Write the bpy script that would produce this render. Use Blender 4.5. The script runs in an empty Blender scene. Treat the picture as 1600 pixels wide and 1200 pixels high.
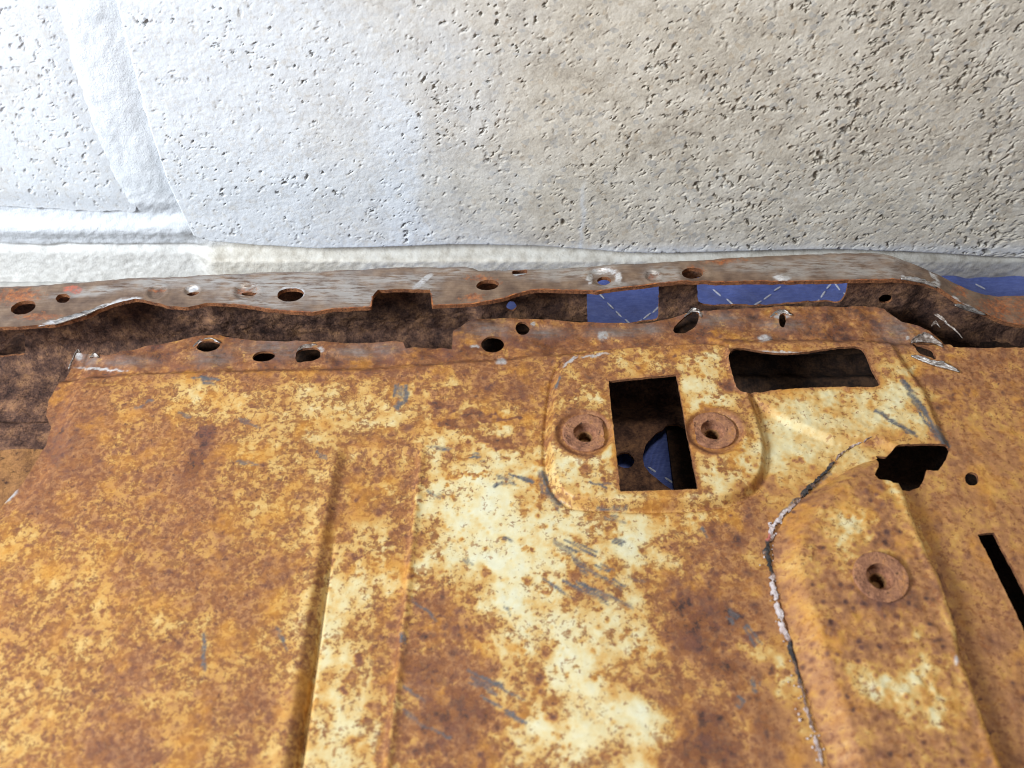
import bpy, bmesh, math, random
import numpy as np
from mathutils import Vector

random.seed(7)
rng = np.random.default_rng(7)
sc = bpy.context.scene
C = sc.collection

# ------------------------------------------------------------------ camera
H = 0.43                    # lens height above the sheet metal
PITCH = math.radians(49.0)  # looking down
F = 1512.0                  # focal length in photo pixels (1600 wide)
cam_d = bpy.data.cameras.new('camera')
cam = bpy.data.objects.new('camera', cam_d)
C.objects.link(cam)
cam.location = (0, 0, H)
cam.rotation_euler = (math.pi / 2 - PITCH, 0, 0)
cam_d.sensor_width = 36.0
cam_d.lens = F / 1600 * 36
cam_d.clip_start = 0.01
cam_d.clip_end = 50
cam_d.dof.use_dof = True
cam_d.dof.focus_distance = 0.60
cam_d.dof.aperture_fstop = 8.0
sc.camera = cam

# ------------------------------------------------------------------ light
w = bpy.data.worlds.new('World')
sc.world = w
w.use_nodes = True
w.node_tree.nodes['Background'].inputs[0].default_value = (0.93, 0.96, 1.0, 1)
w.node_tree.nodes['Background'].inputs[1].default_value = 0.13


def area(name, loc, target, sx, sy, power, col):
    d = bpy.data.lights.new(name, 'AREA')
    d.shape = 'RECTANGLE'
    d.size, d.size_y, d.energy, d.color = sx, sy, power, col
    o = bpy.data.objects.new(name, d)
    C.objects.link(o)
    o.location = loc
    o.rotation_euler = (Vector(target) - Vector(loc)).to_track_quat('-Z', 'Y').to_euler()
    return o


area('ceiling_lamp', (0.12, 0.24, 1.80), (0.05, 0.33, 0), 0.60, 0.25, 10, (1.0, 0.94, 0.85))
area('window_light', (-1.10, -0.28, 0.82), (-0.20, 0.48, 0.08), 0.45, 0.45, 33, (0.87, 0.935, 1.0))
sc.view_settings.view_transform = 'Standard'
sc.view_settings.look = 'None'
sc.view_settings.exposure = 0.21
sc.view_settings.gamma = 1.0
sc.cycles.use_denoising = True
sc.cycles.filter_width = 1.0
sc.cycles.max_bounces = 6

# ------------------------------------------------------------------ projection
cP, sP = math.cos(PITCH), math.sin(PITCH)


def ray(px, py):
    a = (np.asarray(px, float) - 800) / F
    b = -(np.asarray(py, float) - 600) / F
    return a, cP + b * sP, -sP + b * cP          # x, y, z of direction


def on_z(pts, z=0.0):
    """photo points -> plan (x, y) on the level plane z"""
    p = np.asarray(pts, float)
    dx, dy, dz = ray(p[:, 0], p[:, 1])
    t = (np.asarray(z) - H) / dz
    return np.stack([dx * t, dy * t], 1)


def on_y(pts, y):
    """photo points -> (x, z) on the upright plane y"""
    p = np.asarray(pts, float)
    dx, dy, dz = ray(p[:, 0], p[:, 1])
    t = y / dy
    return np.stack([dx * t, H + dz * t], 1)


def to_px(x, y, z):
    d = y * cP - (z - H) * sP
    u = y * sP + (z - H) * cP
    return 800 + F * x / d, 600 - F * u / d


# ------------------------------------------------------------------ noise
_ga = np.linspace(0, 2 * np.pi, 256, endpoint=False)
_gx, _gy = np.cos(_ga), np.sin(_ga)


def _hash(ix, iy, seed):
    h = (ix.astype(np.int64) * 374761393 + iy.astype(np.int64) * 668265263 + seed * 1274126177) & 0xffffffff
    h = ((h ^ (h >> 13)) * 1103515245) & 0xffffffff
    h = ((h ^ (h >> 16)) * 668265263) & 0xffffffff
    return h ^ (h >> 15)


def perlin(x, y, seed=0):
    ix, iy = np.floor(x), np.floor(y)
    fx, fy = x - ix, y - iy
    ux = fx * fx * fx * (fx * (fx * 6 - 15) + 10)
    uy = fy * fy * fy * (fy * (fy * 6 - 15) + 10)

    def g(i, j):
        k = (_hash(ix + i, iy + j, seed) >> 8) & 255
        return _gx[k] * (fx - i) + _gy[k] * (fy - j)
    a = g(0, 0); b = g(1, 0); c = g(0, 1); d = g(1, 1)
    return ((a + (b - a) * ux) * (1 - uy) + (c + (d - c) * ux) * uy) * 1.5


def fbm(x, y, wl, octv=4, seed=0, gain=0.5):
    s, a, f = 0, 1.0, 1.0 / wl
    for i in range(octv):
        s = s + a * perlin(x * f + 17.3 * i, y * f + 9.1 * i, seed + i)
        a *= gain; f *= 2.03
    return s


def worley(x, y, cell, seed=0):
    x, y = x / cell, y / cell
    ix, iy = np.floor(x), np.floor(y)
    best = np.full(x.shape, 9.0); rid = np.zeros(x.shape)
    for i in (-1, 0, 1):
        for j in (-1, 0, 1):
            h = _hash(ix + i, iy + j, seed)
            ox = ((h & 1023) / 1023.0); oy = (((h >> 10) & 1023) / 1023.0)
            d = np.hypot(ix + i + ox - x, iy + j + oy - y)
            m = d < best
            best = np.where(m, d, best); rid = np.where(m, ((h >> 20) & 1023) / 1023.0, rid)
    return best, rid


def ss(x, a, b):
    t = np.clip((x - a) / (b - a), 0, 1)
    return t * t * (3 - 2 * t)


# ------------------------------------------------------------------ signed distance to polygons (+ inside)
def sdf(P, poly, far=0.03):
    poly = np.asarray(poly, float)
    lo, hi = poly.min(0) - far, poly.max(0) + far
    m = ((P >= lo) & (P <= hi)).all(1)
    out = np.full(len(P), -far)
    Q = P[m]
    d2 = np.full(len(Q), 1e9); ins = np.zeros(len(Q), bool)
    for k in range(len(poly)):
        a, b = poly[k], poly[(k + 1) % len(poly)]
        e = b - a
        t = np.clip(((Q - a) @ e) / max(e @ e, 1e-18), 0, 1)
        v = Q - a - t[:, None] * e
        d2 = np.minimum(d2, (v * v).sum(1))
        c = (a[1] > Q[:, 1]) != (b[1] > Q[:, 1])
        with np.errstate(divide='ignore', invalid='ignore'):
            xi = a[0] + (Q[:, 1] - a[1]) / (b[1] - a[1]) * e[0]
        ins ^= c & (Q[:, 0] < xi)
    d = np.sqrt(d2)
    out[m] = np.where(ins, d, -d)
    return out


def line_dist(P, pts):
    """distance to an open polyline"""
    d2 = np.full(len(P), 1e9)
    pts = np.asarray(pts, float)
    for a, b in zip(pts[:-1], pts[1:]):
        e = b - a
        t = np.clip(((P - a) @ e) / max(e @ e, 1e-18), 0, 1)
        v = P - a - t[:, None] * e
        d2 = np.minimum(d2, (v * v).sum(1))
    return np.sqrt(d2)


def ellipse(cx, cy, rx, ry, ang=0, n=28):
    t = np.linspace(0, 2 * np.pi, n, endpoint=False)
    a = math.radians(ang)
    x, y = rx * np.cos(t), ry * np.sin(t)
    return np.stack([cx + x * math.cos(a) - y * math.sin(a), cy + x * math.sin(a) + y * math.cos(a)], 1)


def smooth_poly(p, it=1):
    p = np.asarray(p, float)
    for _ in range(it):
        q = np.roll(p, -1, 0)
        p = np.stack([0.8 * p + 0.2 * q, 0.2 * p + 0.8 * q], 1).reshape(-1, 2)
    return p


# ------------------------------------------------------------------ sheets
def make_mesh(name, V, T, mats, matidx=None, attrs=None, smooth=True):
    me = bpy.data.meshes.new(name)
    V = np.asarray(V, np.float32); T = np.asarray(T, np.int32)
    me.vertices.add(len(V)); me.vertices.foreach_set('co', V.ravel())
    k = T.shape[1]
    me.loops.add(T.size); me.loops.foreach_set('vertex_index', T.ravel())
    me.polygons.add(len(T))
    me.polygons.foreach_set('loop_start', np.arange(0, T.size, k, dtype=np.int32))
    me.polygons.foreach_set('use_smooth', np.full(len(T), smooth))
    for m in mats:
        me.materials.append(m)
    if matidx is not None:
        me.polygons.foreach_set('material_index', np.asarray(matidx, np.int32))
    for n, a in (attrs or {}).items():
        at = me.attributes.new(n, 'FLOAT', 'POINT')
        at.data.foreach_set('value', np.asarray(a, np.float32))
    me.update(calc_edges=True); me.validate()
    return me


def obj(name, me, parent=None, **props):
    o = bpy.data.objects.new(name, me)
    C.objects.link(o)
    if parent is not None:
        o.parent = parent
    for k, v in props.items():
        o[k] = v
    return o


def clip(P, T, f):
    """keep the part of the triangulation where f > 0, cut on the zero line"""
    f = np.where(np.abs(f) < 1e-9, 1e-9, f)
    s = f > 0
    n = s[T].sum(1)
    keep = T[n == 3]
    newP = [P]; base = len(P); cache = {}
    add = []; out = []
    for tri in T[(n == 1) | (n == 2)]:
        ins = [int(i) for i in tri if s[i]]

        def cut(a, b):
            key = (a, b) if a < b else (b, a)
            if key not in cache:
                t = f[a] / (f[a] - f[b])
                cache[key] = base + len(add)
                add.append(P[a] + (P[b] - P[a]) * t)
            return cache[key]
        t0, t1, t2 = (int(i) for i in tri)
        if len(ins) == 1:
            while not s[t0]:
                t0, t1, t2 = t1, t2, t0
            out.append((t0, cut(t0, t1), cut(t0, t2)))
        else:
            while s[t0]:
                t0, t1, t2 = t1, t2, t0
            a, b = cut(t0, t1), cut(t0, t2)
            out.append((a, t1, t2)); out.append((a, t2, b))
    if add:
        newP.append(np.array(add))
        keep = np.vstack([keep, np.array(out, dtype=keep.dtype)])
    P = np.vstack(newP)
    used, inv = np.unique(keep, return_inverse=True)
    return P[used], inv.reshape(-1, 3)


def sheet(name, us, vs, field, pos, thick, mats, attrs=None, parent=None, flip=False, **props):
    U, Vv = np.meshgrid(us, vs)
    P = np.stack([U.ravel(), Vv.ravel()], 1)
    nu, nv = len(us), len(vs)
    i = np.arange(nu * nv).reshape(nv, nu)
    a, b, c, d = i[:-1, :-1].ravel(), i[:-1, 1:].ravel(), i[1:, 1:].ravel(), i[1:, :-1].ravel()
    T = np.vstack([np.stack([a, b, c], 1), np.stack([a, c, d], 1)])
    if flip:
        T = T[:, ::-1]
    if field is not None:
        P, T = clip(P, T, field(P))
    X = pos(P)
    at = attrs(P, X) if attrs else {}
    # rim: every edge used by one triangle only is drawn down by the sheet's thickness
    E = np.vstack([T[:, [0, 1]], T[:, [1, 2]], T[:, [2, 0]]])
    key = np.sort(E, 1)
    _, idx, cnt = np.unique(key[:, 0].astype(np.int64) * (len(P) + 1) + key[:, 1], return_index=True, return_counts=True)
    B = E[idx[cnt == 1]]
    bu, inv = np.unique(B, return_inverse=True)
    inv = inv.reshape(-1, 2)
    n0, nb = len(X), len(bu)
    top = X[bu]; low = top + np.asarray(thick)
    Vall = np.vstack([X, top, low])
    p, q = inv[:, 0], inv[:, 1]
    R = np.vstack([np.stack([n0 + q, n0 + p, n0 + nb + p], 1), np.stack([n0 + q, n0 + nb + p, n0 + nb + q], 1)])
    Tall = np.vstack([T, R])
    mi = np.zeros(len(Tall), np.int32)
    if len(mats) > 1:
        mi[len(T):] = 1
    at = {k: np.concatenate([v, v[bu], v[bu]]) for k, v in at.items()}
    return obj(name, make_mesh(name, Vall, Tall, mats, mi, at), parent, **props)


def axis(parts):
    out = []
    for a, b, h in parts:
        out.append(np.linspace(a, b, max(2, int(round((b - a) / h)) + 1))[:-1])
    out.append([parts[-1][1]])
    return np.concatenate(out)


# ------------------------------------------------------------------ materials
def lin(r, g, b):
    def f(c):
        c /= 255
        return c / 12.92 if c <= 0.04045 else ((c + 0.055) / 1.055) ** 2.4
    return (f(r), f(g), f(b), 1)


class NT:
    def __init__(s, name):
        s.m = bpy.data.materials.new(name); s.m.use_nodes = True
        s.t = s.m.node_tree; s.N = s.t.nodes; s.N.clear()
        s.out = s.N.new('ShaderNodeOutputMaterial')
        s.b = s.N.new('ShaderNodeBsdfPrincipled')
        s.L(s.b.outputs[0], s.out.inputs[0])
        tc = s.N.new('ShaderNodeTexCoord'); s.co = tc.outputs['Object']

    def L(s, a, b):
        s.t.links.new(a, b)

    def put(s, v, sock):
        if isinstance(v, (int, float, tuple)):
            sock.default_value = v
        else:
            s.L(v, sock)

    def attr(s, n):
        a = s.N.new('ShaderNodeAttribute'); a.attribute_name = n
        return a.outputs['Fac']

    def noise(s, scale, detail=3, rough=0.55, stretch=None, out='Fac', dist=0.0):
        n = s.N.new('ShaderNodeTexNoise')
        n.inputs['Scale'].default_value = scale
        n.inputs['Detail'].default_value = detail
        n.inputs['Roughness'].default_value = rough
        n.inputs['Distortion'].default_value = dist
        if stretch:
            mp = s.N.new('ShaderNodeMapping'); mp.inputs['Scale'].default_value = stretch
            s.L(s.co, mp.inputs[0]); s.L(mp.outputs[0], n.inputs['Vector'])
        else:
            s.L(s.co, n.inputs['Vector'])
        return n.outputs[out]

    def voronoi(s, scale, feature='F1', out='Distance'):
        n = s.N.new('ShaderNodeTexVoronoi'); n.feature = feature
        n.inputs['Scale'].default_value = scale
        s.L(s.co, n.inputs['Vector'])
        return n.outputs[out]

    def math(s, op, a, b=0.0, clamp=False):
        n = s.N.new('ShaderNodeMath'); n.operation = op; n.use_clamp = clamp
        s.put(a, n.inputs[0]); s.put(b, n.inputs[1])
        return n.outputs[0]

    def ramp(s, v, stops):
        n = s.N.new('ShaderNodeValToRGB'); e = n.color_ramp.elements
        while len(e) < len(stops):
            e.new(0.5)
        for el, (p, c) in zip(e, stops):
            el.position = p
            el.color = c if isinstance(c, tuple) else (c, c, c, 1)
        s.put(v, n.inputs[0])
        return n.outputs[0]

    def mix(s, f, a, b):
        n = s.N.new('ShaderNodeMix'); n.data_type = 'RGBA'
        s.put(f, n.inputs[0]); s.put(a, n.inputs[6]); s.put(b, n.inputs[7])
        return n.outputs[2]

    def bump(s, h, dist, strength=1.0):
        n = s.N.new('ShaderNodeBump')
        n.inputs['Distance'].default_value = dist
        n.inputs['Strength'].default_value = strength
        s.L(h, n.inputs['Height']); s.L(n.outputs[0], s.b.inputs['Normal'])

    def set(s, **k):
        for n, v in k.items():
            s.put(v, s.b.inputs[n.replace('_', ' ')])
        return s.m


RUST = [(0.0, lin(62, 43, 38)), (0.13, lin(98, 67, 52)), (0.26, lin(138, 94, 62)), (0.40, lin(166, 117, 74)),
        (0.52, lin(187, 140, 76)), (0.64, lin(202, 167, 104)), (0.80, lin(211, 196, 150)), (1.0, lin(213, 209, 180))]







def mat_skin():
    t = NT('rusted_cream_paint')
    lv = t.attr('level')
    fine = t.math('MULTIPLY', t.math('SUBTRACT', t.noise(900, 4, 0.65), 0.5), 0.16)
    mid = t.math('MULTIPLY', t.math('SUBTRACT', t.noise(260, 4, 0.6), 0.5), 0.20)
    l2 = t.math('ADD', t.math('ADD', lv, fine), mid, True)
    col = t.ramp(l2, RUST)
    # crisp freckles of rust, thicker where the paint is further gone
    dn = t.attr('freckle')

    def freck(scale, detail, thr, gain, wid, amt, c):
        e = t.math('SUBTRACT', t.noise(scale, detail, 0.62, None, 'Fac', 0.4), t.math('SUBTRACT', thr, t.math('MULTIPLY', dn, gain)))
        f = t.math('MULTIPLY', t.math('DIVIDE', e, wid, True), amt)
        return t.mix(f, col, c)
    col = freck(230, 6, 0.675, 0.16, 0.035, 0.66, lin(140, 88, 48))
    col = freck(430, 5, 0.665, 0.15, 0.035, 0.70, lin(118, 72, 46))
    col = freck(150, 6, 0.745, 0.15, 0.04, 0.62, lin(112, 70, 52))
    col = freck(330, 5, 0.79, 0.17, 0.05, 0.75, lin(92, 58, 46))
    # purple-brown cast that old rust takes in patches
    cast = t.math('MULTIPLY', t.ramp(t.noise(60, 3), [(0.45, 0.0), (0.7, 1.0)]), t.ramp(l2, [(0.2, 1.0), (0.45, 0.0)]))
    col = t.mix(t.math('MULTIPLY', cast, 0.45), col, lin(112, 74, 66))
    # ochre dust in other patches
    och = t.math('MULTIPLY', t.ramp(t.noise(45, 3), [(0.52, 0.0), (0.7, 1.0)]), t.ramp(l2, [(0.25, 0.0), (0.4, 1.0), (0.6, 1.0), (0.7, 0.0)]))
    col = t.mix(t.math('MULTIPLY', och, 0.5), col, lin(196, 134, 46))
    mt = t.attr('metal')
    streak = t.noise(260, 4, 0.7, (0.25, 1.6, 1))
    mm = t.math('MULTIPLY', mt, t.ramp(streak, [(0.34, 0.25), (0.62, 1.0)]), True)
    steel = t.mix(t.noise(420, 3), lin(96, 84, 78), lin(168, 158, 152))
    col = t.mix(mm, col, steel)
    sg = t.attr('scratch')
    sm = t.math('MULTIPLY', sg, t.ramp(t.noise(700, 3, 0.7), [(0.28, 0.55), (0.48, 1.0)]), True)
    col = t.mix(sm, col, t.mix(t.noise(500, 2), lin(54, 56, 60), lin(112, 113, 117)))
    br = t.math('MULTIPLY', t.attr('bright'), t.ramp(t.noise(520, 4, 0.7), [(0.32, 0.15), (0.55, 1.0)]), True)
    col = t.mix(br, col, lin(205, 203, 202))
    t.set(Base_Color=col, Roughness=t.ramp(l2, [(0.2, 0.75), (0.6, 0.45), (0.9, 0.34)]),
          Metallic=t.math('ADD', t.math('MULTIPLY', mm, 0.55), t.math('MULTIPLY', br, 0.6), True))
    t.b.inputs['Specular IOR Level'].default_value = 0.35
    rough = t.ramp(l2, [(0.15, 1.0), (0.6, 0.2)])
    h = t.math('MULTIPLY', t.math('ADD', t.noise(1100, 4, 0.6), t.math('MULTIPLY', t.noise(350, 3), 0.8)), rough)
    h = t.math('ADD', h, t.math('MULTIPLY', l2, 0.7))
    t.bump(h, 0.00035, 0.8)
    return t.m


def mat_rust(name, stops, scale=1.0, bump=0.0006, rough=0.85):
    t = NT(name)
    n = t.math('ADD', t.math('MULTIPLY', t.noise(90 * scale, 4, 0.6), 0.6), t.math('MULTIPLY', t.noise(480 * scale, 4, 0.65), 0.4))
    col = t.ramp(n, stops)
    sp = t.ramp(t.noise(260 * scale, 2), [(0.60, 0.0), (0.72, 0.8)])
    col = t.mix(sp, col, lin(48, 32, 28))
    t.set(Base_Color=col, Roughness=rough)
    t.b.inputs['Specular IOR Level'].default_value = 0.25
    t.bump(t.math('ADD', t.noise(420 * scale, 4, 0.6), t.math('MULTIPLY', t.noise(1300 * scale, 3), 0.5)), bump)
    return t.m


def mat_rail():
    t = NT('ground_rusty_steel')
    brush = t.noise(1500, 4, 0.75, (0.03, 1.3, 1.0))
    brush2 = t.noise(150, 3, 0.6, (0.25, 1.2, 1.0))
    base = t.ramp(t.math('ADD', t.math('MULTIPLY', brush, 0.35), t.math('MULTIPLY', t.noise(110, 5, 0.6), 0.65)),
                  [(0.34, lin(80, 62, 52)), (0.46, lin(104, 84, 70)), (0.56, lin(122, 100, 82)), (0.68, lin(140, 120, 102))])
    lv = t.attr('level')
    fine = t.math('ADD', lv, t.math('MULTIPLY', t.math('SUBTRACT', t.noise(420, 4, 0.65), 0.5), 0.9), True)
    rust = t.ramp(t.noise(320, 4, 0.6), [(0.32, lin(84, 46, 32)), (0.5, lin(150, 84, 44)), (0.68, lin(190, 118, 58))])
    mt = t.attr('metal')
    mm = t.math('MULTIPLY', mt, t.ramp(t.math('ADD', t.math('MULTIPLY', brush, 0.45), t.math('MULTIPLY', t.noise(300, 5, 0.65, (0.30, 1.2, 1.0)), 0.55)), [(0.43, 0.0), (0.55, 1.0)]), True)
    col = t.mix(t.math('MULTIPLY', mm, 0.85), base, lin(194, 190, 186))
    col = t.mix(t.ramp(fine, [(0.4, 0.0), (0.75, 1.0)]), col, rust)
    rd = t.attr('red')
    col = t.mix(t.math('MULTIPLY', rd, t.ramp(t.noise(420, 3), [(0.38, 0.15), (0.58, 0.8)]), True), col, lin(190, 96, 74))
    br = t.math('MULTIPLY', t.attr('bright'), t.ramp(t.noise(420, 4, 0.7, (0.5, 1.3, 1)), [(0.34, 0.1), (0.52, 1.0)]), True)
    col = t.mix(br, col, lin(222, 222, 224))
    t.set(Base_Color=col, Roughness=t.ramp(brush, [(0.3, 0.55), (0.7, 0.30)]),
          Metallic=t.math('ADD', t.math('MULTIPLY', mm, 0.7), t.math('MULTIPLY', br, 0.6), True))
    t.b.inputs['Specular IOR Level'].default_value = 0.4
    t.bump(t.math('ADD', t.math('MULTIPLY', brush, 0.22), t.math('MULTIPLY', t.noise(800, 3), t.math('ADD', lv, 0.2))), 0.00035)
    return t.m


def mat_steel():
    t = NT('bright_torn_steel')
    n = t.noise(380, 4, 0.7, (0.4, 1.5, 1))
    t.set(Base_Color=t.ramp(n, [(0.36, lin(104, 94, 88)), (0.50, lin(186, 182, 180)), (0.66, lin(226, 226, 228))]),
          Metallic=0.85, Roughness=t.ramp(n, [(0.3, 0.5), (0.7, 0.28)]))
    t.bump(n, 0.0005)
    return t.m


def mat_dull():
    t = NT('dull_worn_steel')
    n = t.noise(420, 4, 0.7)
    t.set(Base_Color=t.ramp(n, [(0.34, lin(78, 60, 50)), (0.52, lin(138, 126, 118)), (0.68, lin(196, 190, 186))]),
          Metallic=0.45, Roughness=0.5)
    t.bump(n, 0.0004)
    return t.m


def mat_block():
    t = NT('concrete_block')
    g = t.voronoi(320, 'F1', 'Color')
    sep = t.N.new('ShaderNodeSeparateColor'); t.L(g, sep.inputs[0])
    n = t.math('ADD', t.math('MULTIPLY', t.noise(60, 5, 0.6), 0.55), t.math('MULTIPLY', t.noise(700, 4, 0.7), 0.45))
    grey = t.ramp(n, [(0.32, lin(168, 157, 142)), (0.46, lin(198, 188, 172)), (0.56, lin(212, 203, 188)), (0.72, lin(226, 219, 207))])
    # single aggregate grains: bluish, tan
    col = t.mix(t.ramp(sep.outputs[0], [(0.90, 0.0), (0.93, 0.45)]), grey, lin(158, 158, 158))
    col = t.mix(t.ramp(sep.outputs[1], [(0.93, 0.0), (0.95, 0.5)]), col, lin(190, 172, 148))
    wh = t.attr('white')
    ww = t.math('MULTIPLY', wh, t.ramp(t.noise(240, 4, 0.65), [(0.32, 0.6), (0.50, 1.0)]), True)
    col = t.mix(ww, col, lin(219, 222, 226))
    pit = t.attr('pit')
    col = t.mix(t.math('MULTIPLY', pit, 0.55, True), col, lin(120, 113, 104))
    t.set(Base_Color=col, Roughness=0.95)
    t.b.inputs['Specular IOR Level'].default_value = 0.2
    t.bump(t.math('ADD', t.noise(900, 5, 0.7), t.math('MULTIPLY', t.noise(420, 3, 0.6), 0.9)), 0.0002)
    return t.m


def mat_mortar():
    t = NT('pale_mortar')
    wh = t.attr('white')
    n = t.noise(120, 5, 0.65)
    a = t.ramp(n, [(0.30, lin(180, 172, 158)), (0.5, lin(212, 206, 194)), (0.68, lin(226, 222, 212))])
    b = t.ramp(n, [(0.30, lin(206, 210, 214)), (0.5, lin(220, 223, 227))])
    t.set(Base_Color=t.mix(wh, a, b), Roughness=0.9)
    t.bump(t.math('ADD', t.noise(260, 4, 0.6), t.math('MULTIPLY', t.noise(900, 3), 0.8)), 0.00045)
    return t.m


def mat_fabric():
    t = NT('blue_blanket_fabric')
    wv = t.N.new('ShaderNodeTexWave'); wv.inputs['Scale'].default_value = 420; t.L(t.co, wv.inputs[0])
    n = t.math('ADD', t.math('MULTIPLY', t.noise(500, 3, 0.7, (0.35, 1.4, 1)), 0.5), t.math('MULTIPLY', t.noise(90, 5, 0.65), 0.5))
    col = t.ramp(t.math('ADD', t.math('MULTIPLY', wv.outputs['Fac'], 0.12), t.math('MULTIPLY', n, 0.88)),
                 [(0.28, lin(56, 70, 130)), (0.5, lin(80, 98, 170)), (0.72, lin(112, 130, 198))])
    t.set(Base_Color=col, Roughness=0.9)
    t.b.inputs['Sheen Weight'].default_value = 0.2
    t.bump(t.math('ADD', t.math('MULTIPLY', wv.outputs['Fac'], 0.3), t.math('MULTIPLY', n, 2.0)), 0.0008)
    return t.m


def mat_plain(name, c0, c1, scale=300, rough=0.8, bump=0.0004):
    t = NT(name)
    n = t.noise(scale, 4, 0.65)
    t.set(Base_Color=t.ramp(n, [(0.35, c0), (0.65, c1)]), Roughness=rough)
    t.bump(n, bump)
    return t.m


M_SKIN = mat_skin()
M_RAIL = mat_rail()
M_EDGE = mat_rust('orange_edge_rust', [(0.34, lin(74, 48, 38)), (0.46, lin(124, 80, 54)), (0.60, lin(160, 108, 70))], 2.2, 0.0010)
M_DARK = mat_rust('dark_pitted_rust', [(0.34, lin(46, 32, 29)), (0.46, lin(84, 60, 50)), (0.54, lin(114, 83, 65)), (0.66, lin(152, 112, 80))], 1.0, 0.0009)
M_SHADE = mat_rust('shade_tinted_rust', [(0.34, lin(28, 21, 18)), (0.46, lin(50, 36, 29)), (0.60, lin(84, 60, 43))], 0.9)  # darker inner rust: the shade inside the holes put into the colour
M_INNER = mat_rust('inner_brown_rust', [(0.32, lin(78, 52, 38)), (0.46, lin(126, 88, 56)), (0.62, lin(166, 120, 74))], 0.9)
M_WASH = mat_rust('washer_rust', [(0.34, lin(94, 62, 50)), (0.45, lin(138, 95, 72)), (0.55, lin(164, 116, 86)), (0.66, lin(184, 128, 80))], 1.6, 0.0008, 0.7)
M_STEEL = mat_steel()
M_DULL = mat_dull()
M_BLOCK = mat_block()
M_MORTAR = mat_mortar()
M_FABRIC = mat_fabric()
M_THREAD = mat_plain('white_thread', lin(168, 174, 196), lin(208, 212, 222), 900)
M_SEALW = mat_plain('chalky_sealer', lin(160, 140, 132), lin(216, 202, 198), 500)
M_SEALB = mat_plain('black_sealer', lin(34, 34, 38), lin(78, 78, 84), 700)
M_FLOOR = mat_plain('concrete_floor', lin(150, 149, 146), lin(190, 188, 183), 60)
M_PINK = mat_plain('red_sealer', lin(190, 90, 80), lin(220, 130, 118), 700)

# ================================================================== setting
floor_me = make_mesh('floor', [(-3, -2, -0.068), (3, -2, -0.068), (3, 0.60, -0.068), (-3, 0.60, -0.068)], [(0, 1, 2), (0, 2, 3)], [M_FLOOR])
obj('floor', floor_me, kind='structure')

# ------------------------------------------------------------------ block wall
YW = 0.530
wall = obj('block_wall', None, label='rough grey concrete block wall with white smeared mortar joints behind the rusty panel', category='wall')
wall.location = (0, 0, 0)
us = axis([(-0.55, -0.34, 0.0016), (-0.34, 0.34, 0.00062), (0.34, 0.55, 0.0016)])
vs = axis([(-0.045, 0.162, 0.00064), (0.162, 0.20, 0.002)])
blk_r = on_y([(172, -60), (182, 0), (205, 90), (232, 190), (262, 280), (290, 340), (302, 362), (330, 372), (400, 378), (500, 384), (560, 382),
              (700, 377), (830, 379), (900, 383), (985, 390), (1050, 391), (1160, 387), (1300, 384), (1400, 388), (1500, 393), (1620, 399)], YW)
blk_r = np.vstack([blk_r, [(0.56, blk_r[-1, 1]), (0.56, 0.21), (blk_r[0, 0] - 0.01, 0.21)]])
blk_l = on_y([(86, -60), (98, 0), (122, 90), (156, 190), (190, 262), (222, 312), (212, 330), (150, 330), (80, 326), (0, 322)], YW)
blk_l = np.vstack([blk_l, [(-0.56, blk_l[-1, 1]), (-0.56, 0.21), (blk_l[0, 0] - 0.008, 0.21)]])


def block_fields(P, seed, fine):
    x, z = P[:, 0], P[:, 1]
    wx = x + 0.0012 * fbm(x, z, 0.006, 2, seed + 50); wz = z + 0.0012 * fbm(x, z, 0.006, 2, seed + 60)
    f1, r1 = worley(wx, wz, 0.0046 if not fine else 0.0030, seed)
    f2, r2 = worley(wx, wz, 0.0021, seed + 5)
    lump = fbm(x, z, 0.02, 4, seed + 9)
    big = fbm(x, z, 0.06, 3, seed + 29)
    grain = (0.62 - f1) * (0.4 + 0.9 * r1) * 0.00024 + (0.5 - f2) * 0.00014
    # open pores between the grains: few deep ones, many shallow ones
    right = ss(x, -0.15, 0.30)
    p1 = fbm(wx, wz * 1.15, 0.0055, 4, seed + 13, 0.62) + 0.30 * (f1 - 0.45)
    p2 = fbm(wx, wz, 0.0048, 3, seed + 14, 0.6) + 0.20 * (f2 - 0.4)
    if fine:
        sp = 0.10 * big + 0.14 * ss(z, 0.02, 0.10)
        pit1 = 0 * x
        pit2 = ss(p2 + sp, 0.50, 0.90)
    else:
        pit1 = ss(p1 + 0.40 * right - 0.14 + 0.42 * big + 0.25 * lump, 0.86, 1.02)
        pit2 = ss(p2 + 0.22 * right - 0.06 + 0.35 * lump, 0.55, 0.95)
    pit = np.maximum(pit1, 0.4 * pit2)
    h = grain + 0.00025 * lump + 0.0006 * big - 0.0018 * pit1 - (0.0018 if fine else 0.0006) * pit2
    if fine:
        h = h * 0.45
    return h, pit


def wall_white_r(x, z):
    px, _ = to_px(x, np.full_like(x, YW), z)
    a = 1.0 * (1 - ss(x + 0.03 * fbm(x, z, 0.05, 3, 77), -0.16, 0.06))  # whiter to the left: mortar smear plus side light put into the colour
    st = np.exp(-((x + 0.002 * z / 0.01 * 0 + 0.073 + 0.006 * fbm(x, z, 0.03, 3, 78)) / 0.010) ** 2) * 0.9 * ss(0.13 - z, 0, 0.05)
    st2 = np.exp(-((x - 0.048 + 0.002 * fbm(x, z, 0.02, 2, 79)) / 0.0016) ** 2) * 0.5 * ss(0.045 - z, 0, 0.03)
    lip = 0.6 * np.exp(-((z + 0.028) / 0.006) ** 2)
    return np.clip(a + st + st2 + lip, 0, 1)


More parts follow.
